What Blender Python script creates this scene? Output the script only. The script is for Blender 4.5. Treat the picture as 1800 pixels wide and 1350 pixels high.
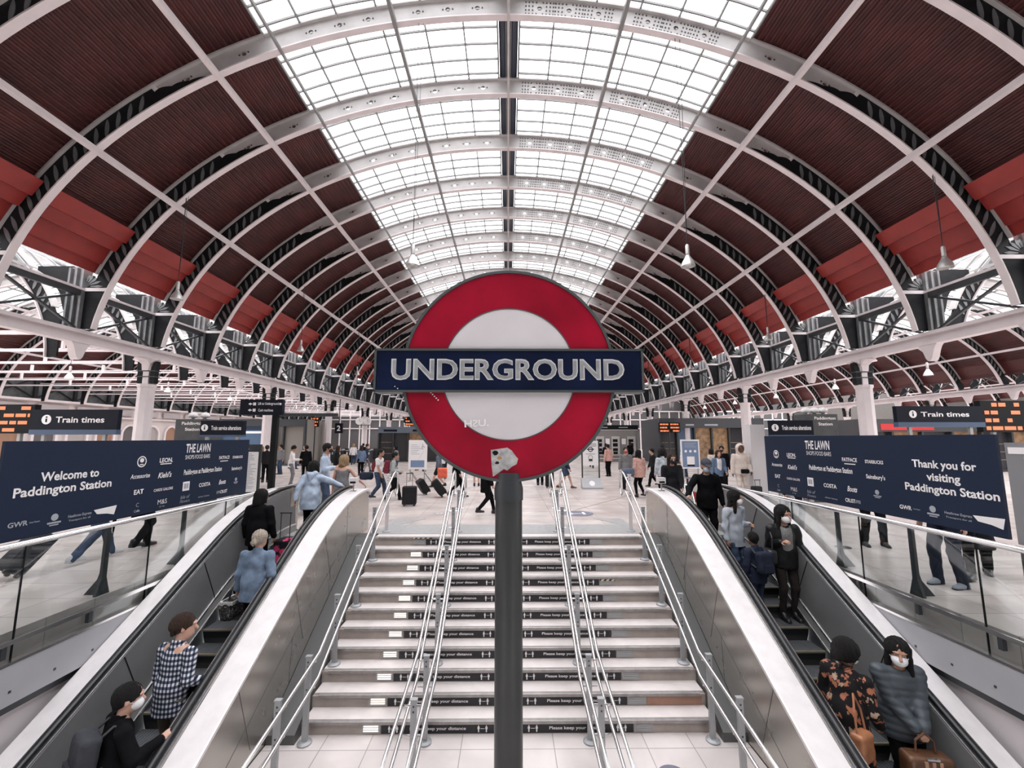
import bpy, bmesh, math, random
import numpy as np
from mathutils import Vector, Matrix, Quaternion
random.seed(7)
SC = bpy.context.scene
for _o in list(bpy.data.objects): bpy.data.objects.remove(_o)
COL = SC.collection
PI = math.pi

# ------------------------------------------------------------------ camera, sky, exposure
cam_data = bpy.data.cameras.new('camera'); cam = bpy.data.objects.new('camera', cam_data); COL.objects.link(cam)
cam_data.sensor_width = 36.0; cam_data.lens = 750.0/1800*36.0; cam_data.clip_end = 400; cam_data.clip_start = .05
cam.location = (0, 0, 2.1)
cam.rotation_euler = (PI/2 + math.atan(95/750.0), 0, -math.atan(7/750.0))
SC.camera = cam
world = bpy.data.worlds.new('overcast sky'); SC.world = world; world.use_nodes = True
_nt = world.node_tree; _bg = _nt.nodes['Background']
_tc = _nt.nodes.new('ShaderNodeTexCoord'); _ns = _nt.nodes.new('ShaderNodeTexNoise'); _ns.inputs['Scale'].default_value = 2.0
_cr = _nt.nodes.new('ShaderNodeValToRGB'); _cr.color_ramp.elements[0].color = (.86, .87, .90, 1); _cr.color_ramp.elements[1].color = (1, .985, .99, 1)
_nt.links.new(_tc.outputs['Generated'], _ns.inputs['Vector']); _nt.links.new(_ns.outputs['Fac'], _cr.inputs['Fac']); _nt.links.new(_cr.outputs['Color'], _bg.inputs['Color'])
_bg.inputs['Strength'].default_value = 5.6
SC.view_settings.view_transform = 'Standard'; SC.view_settings.look = 'None'
SC.view_settings.gamma = 1; SC.view_settings.use_curve_mapping = False
SC.view_settings.exposure = 0.12
SC.cycles.use_denoising = True
SC.cycles.max_bounces = 8; SC.cycles.diffuse_bounces = 4; SC.cycles.glossy_bounces = 3; SC.cycles.transparent_max_bounces = 10; SC.cycles.transmission_bounces = 4
SC.cycles.caustics_reflective = False; SC.cycles.caustics_refractive = False
SC.cycles.sample_clamp_indirect = 6

# ------------------------------------------------------------------ materials
MATS = {}
def mat(name, col, rough=.5, metal=0.0, noise=0.0, nscale=8.0, bump=0.0, bscale=60.0, emit=None, estr=1.0, spec=.5, coat=0.0):
    if name in MATS: return MATS[name]
    m = bpy.data.materials.new(name); m.use_nodes = True; nt = m.node_tree; b = nt.nodes['Principled BSDF']
    b.inputs['Base Color'].default_value = (*col, 1); b.inputs['Roughness'].default_value = rough; b.inputs['Metallic'].default_value = metal
    b.inputs['Specular IOR Level'].default_value = spec; b.inputs['Coat Weight'].default_value = coat
    tc = nt.nodes.new('ShaderNodeTexCoord')
    if noise > 0:
        n = nt.nodes.new('ShaderNodeTexNoise'); n.inputs['Scale'].default_value = nscale; n.inputs['Detail'].default_value = 5
        r = nt.nodes.new('ShaderNodeValToRGB')
        r.color_ramp.elements[0].position = .3; r.color_ramp.elements[1].position = .72
        r.color_ramp.elements[0].color = (*[max(0, c*(1-noise)) for c in col], 1); r.color_ramp.elements[1].color = (*[min(1, c*(1+noise)) for c in col], 1)
        nt.links.new(tc.outputs['Object'], n.inputs['Vector']); nt.links.new(n.outputs['Fac'], r.inputs['Fac']); nt.links.new(r.outputs['Color'], b.inputs['Base Color'])
    if bump > 0:
        n2 = nt.nodes.new('ShaderNodeTexNoise'); n2.inputs['Scale'].default_value = bscale; n2.inputs['Detail'].default_value = 3
        bp = nt.nodes.new('ShaderNodeBump'); bp.inputs['Strength'].default_value = bump; bp.inputs['Distance'].default_value = .02
        nt.links.new(tc.outputs['Object'], n2.inputs['Vector']); nt.links.new(n2.outputs['Fac'], bp.inputs['Height']); nt.links.new(bp.outputs['Normal'], b.inputs['Normal'])
    if emit:
        b.inputs['Emission Color'].default_value = (*emit, 1); b.inputs['Emission Strength'].default_value = estr
    MATS[name] = m; return m

def glass_mat(name, tint=(.96, .98, .98), refl=.10, rough=.02):
    if name in MATS: return MATS[name]
    m = bpy.data.materials.new(name); m.use_nodes = True; nt = m.node_tree; nt.nodes.clear()
    out = nt.nodes.new('ShaderNodeOutputMaterial'); mix = nt.nodes.new('ShaderNodeMixShader'); tr = nt.nodes.new('ShaderNodeBsdfTransparent'); gl = nt.nodes.new('ShaderNodeBsdfGlossy')
    lw = nt.nodes.new('ShaderNodeLayerWeight'); lw.inputs['Blend'].default_value = .18
    mul = nt.nodes.new('ShaderNodeMath'); mul.operation = 'MULTIPLY_ADD'; mul.inputs[1].default_value = .55; mul.inputs[2].default_value = refl*.3
    tr.inputs['Color'].default_value = (*tint, 1); gl.inputs['Roughness'].default_value = rough
    nt.links.new(lw.outputs['Fresnel'], mul.inputs[0]); nt.links.new(mul.outputs[0], mix.inputs['Fac'])
    nt.links.new(tr.outputs[0], mix.inputs[1]); nt.links.new(gl.outputs[0], mix.inputs[2]); nt.links.new(mix.outputs[0], out.inputs['Surface'])
    MATS[name] = m; return m

def tile_mat(name, c1, c2, grout, tw, th, rough=.18, stain=.25):
    """stone tiles: brick texture grid with clouded stone colour, in object XY"""
    if name in MATS: return MATS[name]
    m = bpy.data.materials.new(name); m.use_nodes = True; nt = m.node_tree; b = nt.nodes['Principled BSDF']
    tc = nt.nodes.new('ShaderNodeTexCoord')
    br = nt.nodes.new('ShaderNodeTexBrick'); br.offset = 0.0; br.squash = 1.0
    br.inputs['Scale'].default_value = 1.0; br.inputs['Brick Width'].default_value = tw; br.inputs['Row Height'].default_value = th
    br.inputs['Mortar Size'].default_value = .006; br.inputs['Mortar Smooth'].default_value = .1; br.inputs['Bias'].default_value = 0
    br.inputs['Color1'].default_value = (*c1, 1); br.inputs['Color2'].default_value = (*c2, 1); br.inputs['Mortar'].default_value = (*grout, 1)
    n = nt.nodes.new('ShaderNodeTexNoise'); n.inputs['Scale'].default_value = 1.1; n.inputs['Detail'].default_value = 6; n.inputs['Distortion'].default_value = .6
    mr = nt.nodes.new('ShaderNodeMapRange'); mr.inputs['From Min'].default_value = .3; mr.inputs['From Max'].default_value = .7; mr.inputs['To Min'].default_value = 1-stain; mr.inputs['To Max'].default_value = 1.08
    mx = nt.nodes.new('ShaderNodeMix'); mx.data_type = 'RGBA'; mx.blend_type = 'MULTIPLY'; mx.inputs['Factor'].default_value = 1
    nt.links.new(tc.outputs['Object'], br.inputs['Vector']); nt.links.new(tc.outputs['Object'], n.inputs['Vector'])
    nt.links.new(n.outputs['Fac'], mr.inputs['Value']); nt.links.new(br.outputs['Color'], mx.inputs[6]); nt.links.new(mr.outputs[0], mx.inputs[7]); nt.links.new(mx.outputs[2], b.inputs['Base Color'])
    b.inputs['Roughness'].default_value = rough
    MATS[name] = m; return m

def steel_mat(name, col, rough, stretch=(1, 1, 1), bstr=.012):
    if name in MATS: return MATS[name]
    m = bpy.data.materials.new(name); m.use_nodes = True; nt = m.node_tree; b = nt.nodes['Principled BSDF']
    b.inputs['Base Color'].default_value = (*col, 1); b.inputs['Metallic'].default_value = .85
    tc = nt.nodes.new('ShaderNodeTexCoord'); mp = nt.nodes.new('ShaderNodeMapping'); mp.inputs['Scale'].default_value = stretch
    n = nt.nodes.new('ShaderNodeTexNoise'); n.inputs['Scale'].default_value = 3; n.inputs['Detail'].default_value = 4
    mr = nt.nodes.new('ShaderNodeMapRange'); mr.inputs['To Min'].default_value = rough*.9; mr.inputs['To Max'].default_value = rough*1.15
    n2 = nt.nodes.new('ShaderNodeTexNoise'); n2.inputs['Scale'].default_value = 1.3; n2.inputs['Detail'].default_value = 2
    bp = nt.nodes.new('ShaderNodeBump'); bp.inputs['Strength'].default_value = bstr; bp.inputs['Distance'].default_value = .3
    nt.links.new(tc.outputs['Object'], mp.inputs['Vector']); nt.links.new(mp.outputs[0], n.inputs['Vector']); nt.links.new(n.outputs['Fac'], mr.inputs['Value']); nt.links.new(mr.outputs[0], b.inputs['Roughness'])
    nt.links.new(tc.outputs['Object'], n2.inputs['Vector']); nt.links.new(n2.outputs['Fac'], bp.inputs['Height']); nt.links.new(bp.outputs['Normal'], b.inputs['Normal'])
    MATS[name] = m; return m

M_WHITE = mat('pale paint', (.70, .64, .65), .45, noise=.06, nscale=2)
M_RIBG = mat('grey rib paint', (.50, .48, .475), .5, noise=.12, nscale=2)
M_DARK = mat('dark ironwork', (.009, .010, .012), .6, noise=.3, nscale=5, spec=.2)
M_LEAF = mat('grey ironwork', (.15, .155, .16), .5, noise=.2, nscale=4)
M_MAROON = mat('maroon corrugated sheet', (.064, .0135, .013), .6, noise=.35, nscale=1.2)
M_RED = mat('red painted board', (.27, .028, .023), .5, noise=.15, nscale=2)
M_BAR = mat('glazing bar grey', (.22, .22, .22), .5)
M_ROOFGL = glass_mat('roof glass', (.97, .97, .98), .03)
M_GLASS = glass_mat('balustrade glass', (.93, .96, .96), .16)
M_FLOOR = tile_mat('concourse stone', (.66, .585, .55), (.58, .505, .475), (.36, .32, .30), 1.2, .6, .26)
M_LAND = tile_mat('landing stone', (.72, .66, .64), (.66, .60, .58), (.33, .30, .29), .62, .62, .3, .14)
M_RISER = mat('riser stone', (.36, .31, .28), .5, noise=.12, nscale=5)
M_RISER2 = mat('terracotta riser stone', (.36, .20, .14), .5, noise=.12, nscale=5)
M_TREAD = mat('tread stone', (.72, .66, .64), .35, noise=.08, nscale=4)
M_NOSE = mat('nosing metal', (.33, .31, .30), .45, .5, noise=.15, nscale=12)
M_STEEL = steel_mat('brushed cladding steel', (.50, .475, .44), .26)
M_TUBE = mat('polished tube steel', (.78, .77, .77), .22, .95)
M_POST = mat('grey post paint', (.36, .37, .38), .45, .3)
M_DECK = mat('satin deck aluminium', (.80, .765, .765), .42, .35, noise=.05, nscale=6)
M_PANELD = mat('dark interior panel', (.21, .21, .215), .45, .35, noise=.1, nscale=2)
M_BLACK = mat('black rubber', (.010, .010, .011), .35)
M_BLACKM = mat('black matt', (.008, .009, .010), .6, spec=.15)
M_NAVY = mat('navy board', (.014, .023, .048), .55, spec=.2)
M_NAVYD = mat('dark navy sign', (.006, .008, .016), .5, spec=.15)
M_TXT = mat('white lettering', (.82, .80, .80), .5)
M_TXTG = mat('grey lettering', (.36, .38, .42), .5)
M_FASC = mat('grey fascia panel', (.40, .40, .42), .45, noise=.06, nscale=2)
M_PLAST = mat('pale plaster', (.62, .575, .58), .7, noise=.06, nscale=2)
M_DGREY = mat('charcoal steel', (.045, .05, .055), .45, .3)
M_TACT = mat('grey tactile strip', (.34, .335, .335), .5, noise=.1, nscale=10, bump=.3, bscale=90)
M_LED = mat('orange led', (.2, .06, .03), .5, emit=(1.0, .26, .10), estr=.9)
M_LAMPON = mat('lit step light', (.9, .85, .8), .5, emit=(1.0, .90, .80), estr=1.15)
M_GREYL = mat('light grey metal', (.34, .34, .335), .45, .4)
M_SOFFIT = mat('dark shopfront', (.05, .052, .058), .5)

# ------------------------------------------------------------------ mesh helpers
class MB:
    def __init__(s): s.v = []; s.f = []
    def box(s, x0, x1, y0, y1, z0, z1):
        n = len(s.v); s.v += [(x, y, z) for z in (z0, z1) for y in (y0, y1) for x in (x0, x1)]
        s.f += [tuple(n+i for i in q) for q in ((0,2,3,1),(4,5,7,6),(0,1,5,4),(2,6,7,3),(0,4,6,2),(1,3,7,5))]; return s
    def obox(s, c, ax, ay, az):
        """oriented box: centre and three half vectors"""
        c, ax, ay, az = Vector(c), Vector(ax), Vector(ay), Vector(az); n = len(s.v)
        s.v += [tuple(c + ax*i + ay*j + az*k) for k in (-1, 1) for j in (-1, 1) for i in (-1, 1)]
        s.f += [tuple(n+i for i in q) for q in ((0,2,3,1),(4,5,7,6),(0,1,5,4),(2,6,7,3),(0,4,6,2),(1,3,7,5))]; return s
    def bar(s, a, b, w, h, up=(0, 0, 1)):
        a, b = Vector(a), Vector(b); d = b-a; L = d.length; d.normalize(); u = Vector(up); sd = d.cross(u)
        if sd.length < 1e-5: sd = d.cross(Vector((1, 0, 0)))
        sd.normalize(); u = sd.cross(d)
        return s.obox((a+b)/2, d*L/2, sd*w/2, u*h/2)
    def prism(s, poly, fn, t0, t1):
        """closed polygon [(a,b)] extruded; fn(a,b,t)->xyz"""
        n = len(s.v); k = len(poly)
        s.v += [tuple(fn(a, b, t0)) for a, b in poly] + [tuple(fn(a, b, t1)) for a, b in poly]
        s.f += [tuple(range(n+k-1, n-1, -1)), tuple(range(n+k, n+2*k))]
        s.f += [(n+i, n+(i+1) % k, n+k+(i+1) % k, n+k+i) for i in range(k)]; return s
    def tube(s, pts, r, seg=8, caps=True):
        pts = [Vector(p) for p in pts]; n0 = len(s.v); N = len(pts)
        rs = r if isinstance(r, (list, tuple)) else [r]*N
        t = (pts[1]-pts[0]).normalized(); ref = Vector((0, 0, 1)) if abs(t.z) < .9 else Vector((1, 0, 0))
        u = t.cross(ref).normalized()
        for i, p in enumerate(pts):
            tn = ((pts[i+1]-p).normalized() if i == 0 else (p-pts[i-1]).normalized() if i == N-1 else ((pts[i+1]-p).normalized()+(p-pts[i-1]).normalized()).normalized())
            u = (u - tn*u.dot(tn)).normalized(); w = tn.cross(u)
            s.v += [tuple(p + (u*math.cos(2*PI*j/seg) + w*math.sin(2*PI*j/seg))*rs[i]) for j in range(seg)]
        for i in range(N-1):
            s.f += [(n0+i*seg+j, n0+i*seg+(j+1) % seg, n0+(i+1)*seg+(j+1) % seg, n0+(i+1)*seg+j) for j in range(seg)]
        if caps: s.f += [tuple(n0+seg-1-j for j in range(seg)), tuple(n0+(N-1)*seg+j for j in range(seg))]
        return s
    def sweep(s, prof, path, closed=True):
        """prof [(x,dz)], path [(y,z)] : section in X-Z carried along Y; vertices (x, y, z+dz)"""
        n = len(s.v); k = len(prof)
        for (y, z) in path: s.v += [(x, y, z+dz) for x, dz in prof]
        m = k if closed else k-1
        for i in range(len(path)-1): s.f += [(n+i*k+j, n+i*k+(j+1) % k, n+(i+1)*k+(j+1) % k, n+(i+1)*k+j) for j in range(m)]
        if closed: s.f += [tuple(range(n+k-1, n-1, -1)), tuple(range(n+(len(path)-1)*k, n+len(path)*k))]
        return s
    def lathe(s, prof, c=(0, 0, 0), seg=20):
        n = len(s.v); k = len(prof)
        for j in range(seg):
            a = 2*PI*j/seg; s.v += [(c[0]+r*math.cos(a), c[1]+r*math.sin(a), c[2]+z) for r, z in prof]
        for j in range(seg):
            j2 = (j+1) % seg; s.f += [(n+j*k+i, n+j2*k+i, n+j2*k+i+1, n+j*k+i+1) for i in range(k-1)]
        return s
    def mesh(s, name, m, smooth=False, angle=None):
        me = bpy.data.meshes.new(name); me.from_pydata(s.v, [], s.f)
        bm = bmesh.new(); bm.from_mesh(me); bmesh.ops.recalc_face_normals(bm, faces=bm.faces); bm.to_mesh(me); bm.free()
        if smooth:
            me.polygons.foreach_set('use_smooth', [True]*len(me.polygons))
            if angle: me.set_sharp_from_angle(angle=angle)
        if m: me.materials.append(m)
        return me
    def obj(s, name, m, parent=None, smooth=False, angle=None, loc=None):
        return link(name, s.mesh(name, m, smooth, angle), parent, loc)

def link(name, me, parent=None, loc=None):
    o = bpy.data.objects.new(name, me); COL.objects.link(o)
    if parent is not None: o.parent = parent
    if loc is not None: o.location = loc
    return o
def tag(o, label, cat, group=None):
    o['label'] = label; o['category'] = cat
    if group: o['group'] = group
    return o
def struct(o, label=None):
    o['kind'] = 'structure'
    if label: o['label'] = label
    return o
def thing(name, label, cat, loc=(0, 0, 0), rz=0, group=None):
    o = bpy.data.objects.new(name, None); COL.objects.link(o); o.location = loc; o.rotation_euler = (0, 0, rz); o.empty_display_size = .1
    return tag(o, label, cat, group)
def dup(root, loc, rz, label, group=None):
    """copy of a thing with copies of its parts and sub-parts"""
    r = root.copy(); COL.objects.link(r); r.location = loc; r.rotation_euler = (0, 0, rz); r['label'] = label
    if group: r['group'] = group
    for ch in list(root.children):
        c = ch.copy(); COL.objects.link(c); c.parent = r
        for g in list(ch.children):
            d = g.copy(); COL.objects.link(d); d.parent = c
    return r

_TXT = {}
def text_mesh(s, bold=0.0, extrude=.002, shear=0.0, spacing=1.0):
    key = (s, bold, extrude, shear, spacing)
    if key in _TXT: return _TXT[key].copy()
    cu = bpy.data.curves.new('text', 'FONT'); cu.body = s; cu.size = 1/.727; cu.align_x = 'CENTER'; cu.align_y = 'CENTER'
    cu.offset = bold; cu.extrude = 0; cu.shear = shear; cu.space_character = spacing; cu.resolution_u = 3; cu.fill_mode = 'FRONT'
    o = bpy.data.objects.new('t', cu); COL.objects.link(o)
    dg = bpy.context.evaluated_depsgraph_get(); me = bpy.data.meshes.new_from_object(o.evaluated_get(dg))
    bpy.data.objects.remove(o); me.materials.clear()
    # centre vertically on cap height, normalise
    co = np.zeros(len(me.vertices)*3); me.vertices.foreach_get('co', co); co = co.reshape(-1, 3)
    if len(co):
        co[:, 0] -= (co[:, 0].min()+co[:, 0].max())/2; co[:, 1] -= (co[:, 1].min()+co[:, 1].max())/2
    me.vertices.foreach_set('co', co.ravel()); me.update()
    _TXT[key] = me
    return me.copy()
def text(name, s, cap, c, right, up, m, parent=None, bold=.02, thick=.004, width=None, shear=0.0, spacing=1.0, mirror=False, height=None):
    """lettering lying at c, thickened along its normal. cap = cap height in metres; width squeezes it to a total width"""
    me = text_mesh(s, bold, 0, shear, spacing)
    co = np.zeros(len(me.vertices)*3); me.vertices.foreach_get('co', co); co = co.reshape(-1, 3)
    w = co[:, 0].max()-co[:, 0].min(); h = co[:, 1].max()-co[:, 1].min()
    sy = cap if height is None else height/h
    sx = sy if width is None else width/w
    R, U = Vector(right).normalized(), Vector(up).normalized(); N = R.cross(U)
    co[:, 0] *= sx*(-1 if mirror else 1); co[:, 1] *= sy
    P = np.outer(co[:, 0], R)+np.outer(co[:, 1], U)+np.array(c)
    P = P + np.array(N)*thick
    me.vertices.foreach_set('co', P.ravel()); me.update()
    if mirror: me.flip_normals()
    me.name = name; me.materials.append(m)
    return link(name, me, parent)
# ================================================================== the big structure
Y0, DY = 11.75, 3.05
KS = list(range(-3, 24))
RIBY = [Y0+DY*k for k in KS]
BAYY = [Y0+DY*k for k in range(-7, 24)]
YEND = RIBY[-1]+.4; YBEG = BAYY[0]-.2
def ell(t, off=0.0, a=14.7, b=10.42, cx=0.0, cz=4.68):
    return (cx + (a+off)*math.cos(t), cz + (b+off)*math.sin(t))
D2R = PI/180

# ---- floors
fl = MB()
fl.box(-40, -5.45, -8, 90, -.35, 0); fl.box(5.45, 60, -8, 90, -.35, 0); fl.box(-5.45, 5.45, 10.3, 90, -.35, 0); fl.box(-3.25, 3.25, 9.785, 10.3, -.35, 0)
struct(fl.obj('floor', M_FLOOR), 'pale polished stone concourse floor')
struct(MB().box(-3.24, 3.24, -4, 6.5, -2.2, -1.98).obj('floor', M_LAND), 'pale tiled landing at the foot of the stairs')
struct(MB().box(-5.5, 5.5, -4, 6.5, -5.2, -5.0).obj('floor', M_LAND), 'lower floor under the escalators')
# void walls under the concourse edge
struct(MB().box(-5.60, -5.46, -4, 10.4, -5, -.36).obj('wall_left', M_PLAST), 'pale plaster wall under the left edge of the stair opening')
struct(MB().box(5.46, 5.60, -4, 10.4, -5, -.36).obj('wall_right', M_PLAST), 'pale plaster wall under the right edge of the stair opening')

# ---- grey tactile strip at the stair head
tp = MB()
tp.prism([(-2.62, 9.76), (-2.98, 9.76), (-2.98, 11.55), (-2.15, 11.55), (-2.62, 10.78)], lambda a, b, t: (a, b, t), .0, .006)
tp.prism([(2.72, 9.76), (2.98, 9.76), (2.98, 11.55), (2.25, 11.55), (2.72, 10.78)], lambda a, b, t: (a, b, t), .0, .006)
tp.box(-2.62, 2.72, 9.76, 10.78, 0, .006)
o = tp.obj('tactile_paving', M_TACT); tag(o, 'grey tactile strip across the floor at the stair head', 'paving')

# ---- vault skin: red boards, corrugated sheet, per bay and side
TRED = [17.0, 18.6, 21.8, 23.9, 26.6]
def skin_profile():
    """(t, off) polyline of the boarded lower part, then of the corrugated part"""
    low = [(17.0, .72), (18.7, .72), (18.9, .60), (21.7, .60), (21.75, .40), (23.8, .40), (23.85, .28), (26.5, .28), (26.6, .70)]
    cor = []
    n = 46; t0, t1 = 26.6, 60.6
    for i in range(n):
        ta = t0+(t1-t0)*i/n; w = (t1-t0)/n
        cor += [(ta, .672), (ta+w*.35, .672), (ta+w*.5, .715), (ta+w*.85, .715)]
    cor.append((60.6, .68))
    return low, cor
LOW, COR = skin_profile()
def skin_mesh(prof, side, m, name, cx=0.0, a=14.7, b=10.42, y1=DY, th=.05, y0=0.0):
    mb = MB(); k = len(prof)
    for y in (y0, y1):
        for dd in (0, th):
            for t, off in prof:
                x, z = ell(t*D2R, off+dd, a, b)
                mb.v.append((cx+side*x, y, z))
    A = lambda y, d, i: y*2*k+d*k+i
    for i in range(k-1):
        mb.f += [(A(0,0,i), A(0,0,i+1), A(1,0,i+1), A(1,0,i)), (A(0,1,i), A(0,1,i+1), A(1,1,i+1), A(1,1,i))]
    return mb.mesh(name, m)
ORD = ['first','second','third','fourth','fifth','sixth','seventh','eighth','ninth','tenth','eleventh','twelfth','thirteenth','fourteenth','fifteenth','sixteenth','seventeenth','eighteenth','nineteenth','twentieth','twenty-first','twenty-second','twenty-third','twenty-fourth','twenty-fifth','twenty-sixth','twenty-seventh','twenty-eighth']
for side, sn in ((-1, 'left'), (1, 'right')):
    ml = skin_mesh(LOW, side, M_RED, 'red boards', y0=.13, y1=DY-.13); mc = skin_mesh(COR, side, M_MAROON, 'corrugated sheet'); mk_ = skin_mesh([(17.0, .76), (26.9, .76)], side, M_RED, 'red backing', th=.02)
    for i, y in enumerate(BAYY[:-1]):
        struct(link('ceiling', mk_, None, (0, y, 0)), f'red backing boards low on the {sn} side of the vault')
        o = struct(link('ceiling', mc, None, (0, y, 0)), f'maroon corrugated ceiling bay on the {sn} side of the vault')
        struct(link('ceiling', ml, None, (0, y, 0)), f'bright red painted boards low on the {sn} side of the vault')

# ---- glazing bays
TG = 60.6*D2R
def arc_pts(t0, t1, n, off, y): return [(ell(t0+(t1-t0)*i/n, off)[0], y, ell(t0+(t1-t0)*i/n, off)[1]) for i in range(n+1)]
def ribbon(mb, t0, t1, n, off, h, y0, y1, a=14.7, b=10.42, cx=0, cz=4.68):
    """solid arched strip between radii off and off+h, between y0 and y1"""
    base = len(mb.v)
    for i in range(n+1):
        t = t0+(t1-t0)*i/n
        for o_, y in ((off, y0), (off, y1), (off+h, y1), (off+h, y0)):
            x, z = ell(t, o_, a, b, cx, cz); mb.v.append((x, y, z))
    for i in range(n):
        for j in range(4): mb.f.append((base+4*i+j, base+4*i+(j+1) % 4, base+4*i+4+(j+1) % 4, base+4*i+4+j))
    mb.f += [(base, base+3, base+2, base+1), (base+4*n, base+4*n+1, base+4*n+2, base+4*n+3)]
def t_of_x(x, off=.66): return math.acos(x/(14.7+off))
pane = MB(); n = 10
for sd in (0, 1):
    t0, t1 = (TG, t_of_x(.36)) if sd == 0 else (PI-t_of_x(.36), PI-TG)
    b0 = len(pane.v)
    for i in range(n+1):
        x, z = ell(t0+(t1-t0)*i/n, .70)
        pane.v += [(x, .0, z), (x, DY, z)]
    pane.f += [(b0+2*i, b0+2*i+1, b0+2*i+3, b0+2*i+2) for i in range(n)]
me_pane = pane.mesh('roof panes', M_ROOFGL)
bars = MB()
for q in range(5):
    y = DY*(q+.5)/5
    for t0, t1 in ((TG, t_of_x(.36)), (PI-t_of_x(.36), PI-TG)): ribbon(bars, t0, t1, 8, .63, .07, y-.022, y+.022)
for x in (1.5, 2.75, 4.1, 5.3, 6.4, 7.5):
    for sg in (1, -1):
        t = t_of_x(x); t = t if sg > 0 else PI-t
        X, Z = ell(t, .65); bars.box(X-.024, X+.024, 0, DY, Z-.05, Z+.03)
me_bars = bars.mesh('glazing bars', M_BAR)
for i, y in enumerate(BAYY[:-1]):
    w = thing(f'window_{i+1}', f'roof glazing bay number {i+1} along the vault', 'window', (0, y, 0)); struct(w); del w['category']
    link('glass_pane', me_pane, w); link('glazing_bars', me_bars, w)
# ridge
rg = MB(); zr = ell(PI/2, .66)[1]
rg.box(-.33, .33, YBEG, YEND, zr+.10, zr+.16)
for x in (-.27, .13): rg.box(x, x+.14, YBEG, YEND, zr-.02, zr+.10)
struct(rg.obj('trim_1', mat('ridge navy', (.018, .024, .045), .4)), 'dark navy ridge panel along the roof crown')
rf = MB()
for x in (-.40, .34): rf.box(x, x+.06, YBEG, YEND, zr-.06, zr+.12)
for x in (-.10, .07): rf.box(x, x+.03, YBEG, YEND, zr-.02, zr+.10)
struct(rf.obj('trim_2', M_BAR), 'grey edge rails of the roof ridge')
# purlins at the lower flange
pn = 3
for x, w, h, m in ((0, .08, .12, M_RIBG), (3.5, .11, .16, M_BAR), (-3.5, .11, .16, M_BAR), (6.95, .07, .10, M_BAR), (-6.95, .07, .10, M_BAR), (8.8, .15, .16, M_WHITE), (-8.8, .15, .16, M_WHITE), (12.15, .15, .16, M_WHITE), (-12.15, .15, .16, M_WHITE)):
    z = 4.68+10.42*math.sqrt(1-(x/14.7)**2)-.03
    struct(MB().box(x-w/2, x+w/2, YBEG, YEND, z-h/2, z+h/2).obj(f'trim_{pn}', m), 'longitudinal roof purlin running the length of the vault'); pn += 1

# ---- the arch rib: lower flange, grey web with round holes, dark lattice with grey leaves, pier
def ring_web(mb, t0, t1, off0, off1, y, th, hole_r, a, b, cx, seg=16):
    """web piece between t0..t1 with a round hole in its middle"""
    for yy in (y-th/2, y+th/2):
        base = len(mb.v)
        tm = (t0+t1)/2; om = (off0+off1)/2; xc, zc = ell(tm, om, a, b)
        nx, nz = math.cos(tm), math.sin(tm); tx, tz = -nz, nx
        rect = []
        for i in range(seg):
            an = 2*PI*i/seg; c, s_ = math.cos(an), math.sin(an)
            k = 1/max(abs(c), abs(s_)); rect.append((tm+(t1-t0)/2*c*k, om+(off1-off0)/2*s_*k))
            mb.v.append((cx+xc+hole_r*(tx*c+nx*s_), yy, zc+hole_r*(tz*c+nz*s_)))
        for t, o_ in rect:
            x, z = ell(t, o_, a, b, cx); mb.v.append((x, yy, z))
        for i in range(seg): mb.f.append((base+i, base+(i+1) % seg, base+seg+(i+1) % seg, base+seg+i))
def web_strip(mb, t0, t1, n, off0, off1, y, th, a, b, cx): ribbon(mb, t0, t1, n, off0, off1-off0, y-th/2, y+th/2, a, b, cx)

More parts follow.
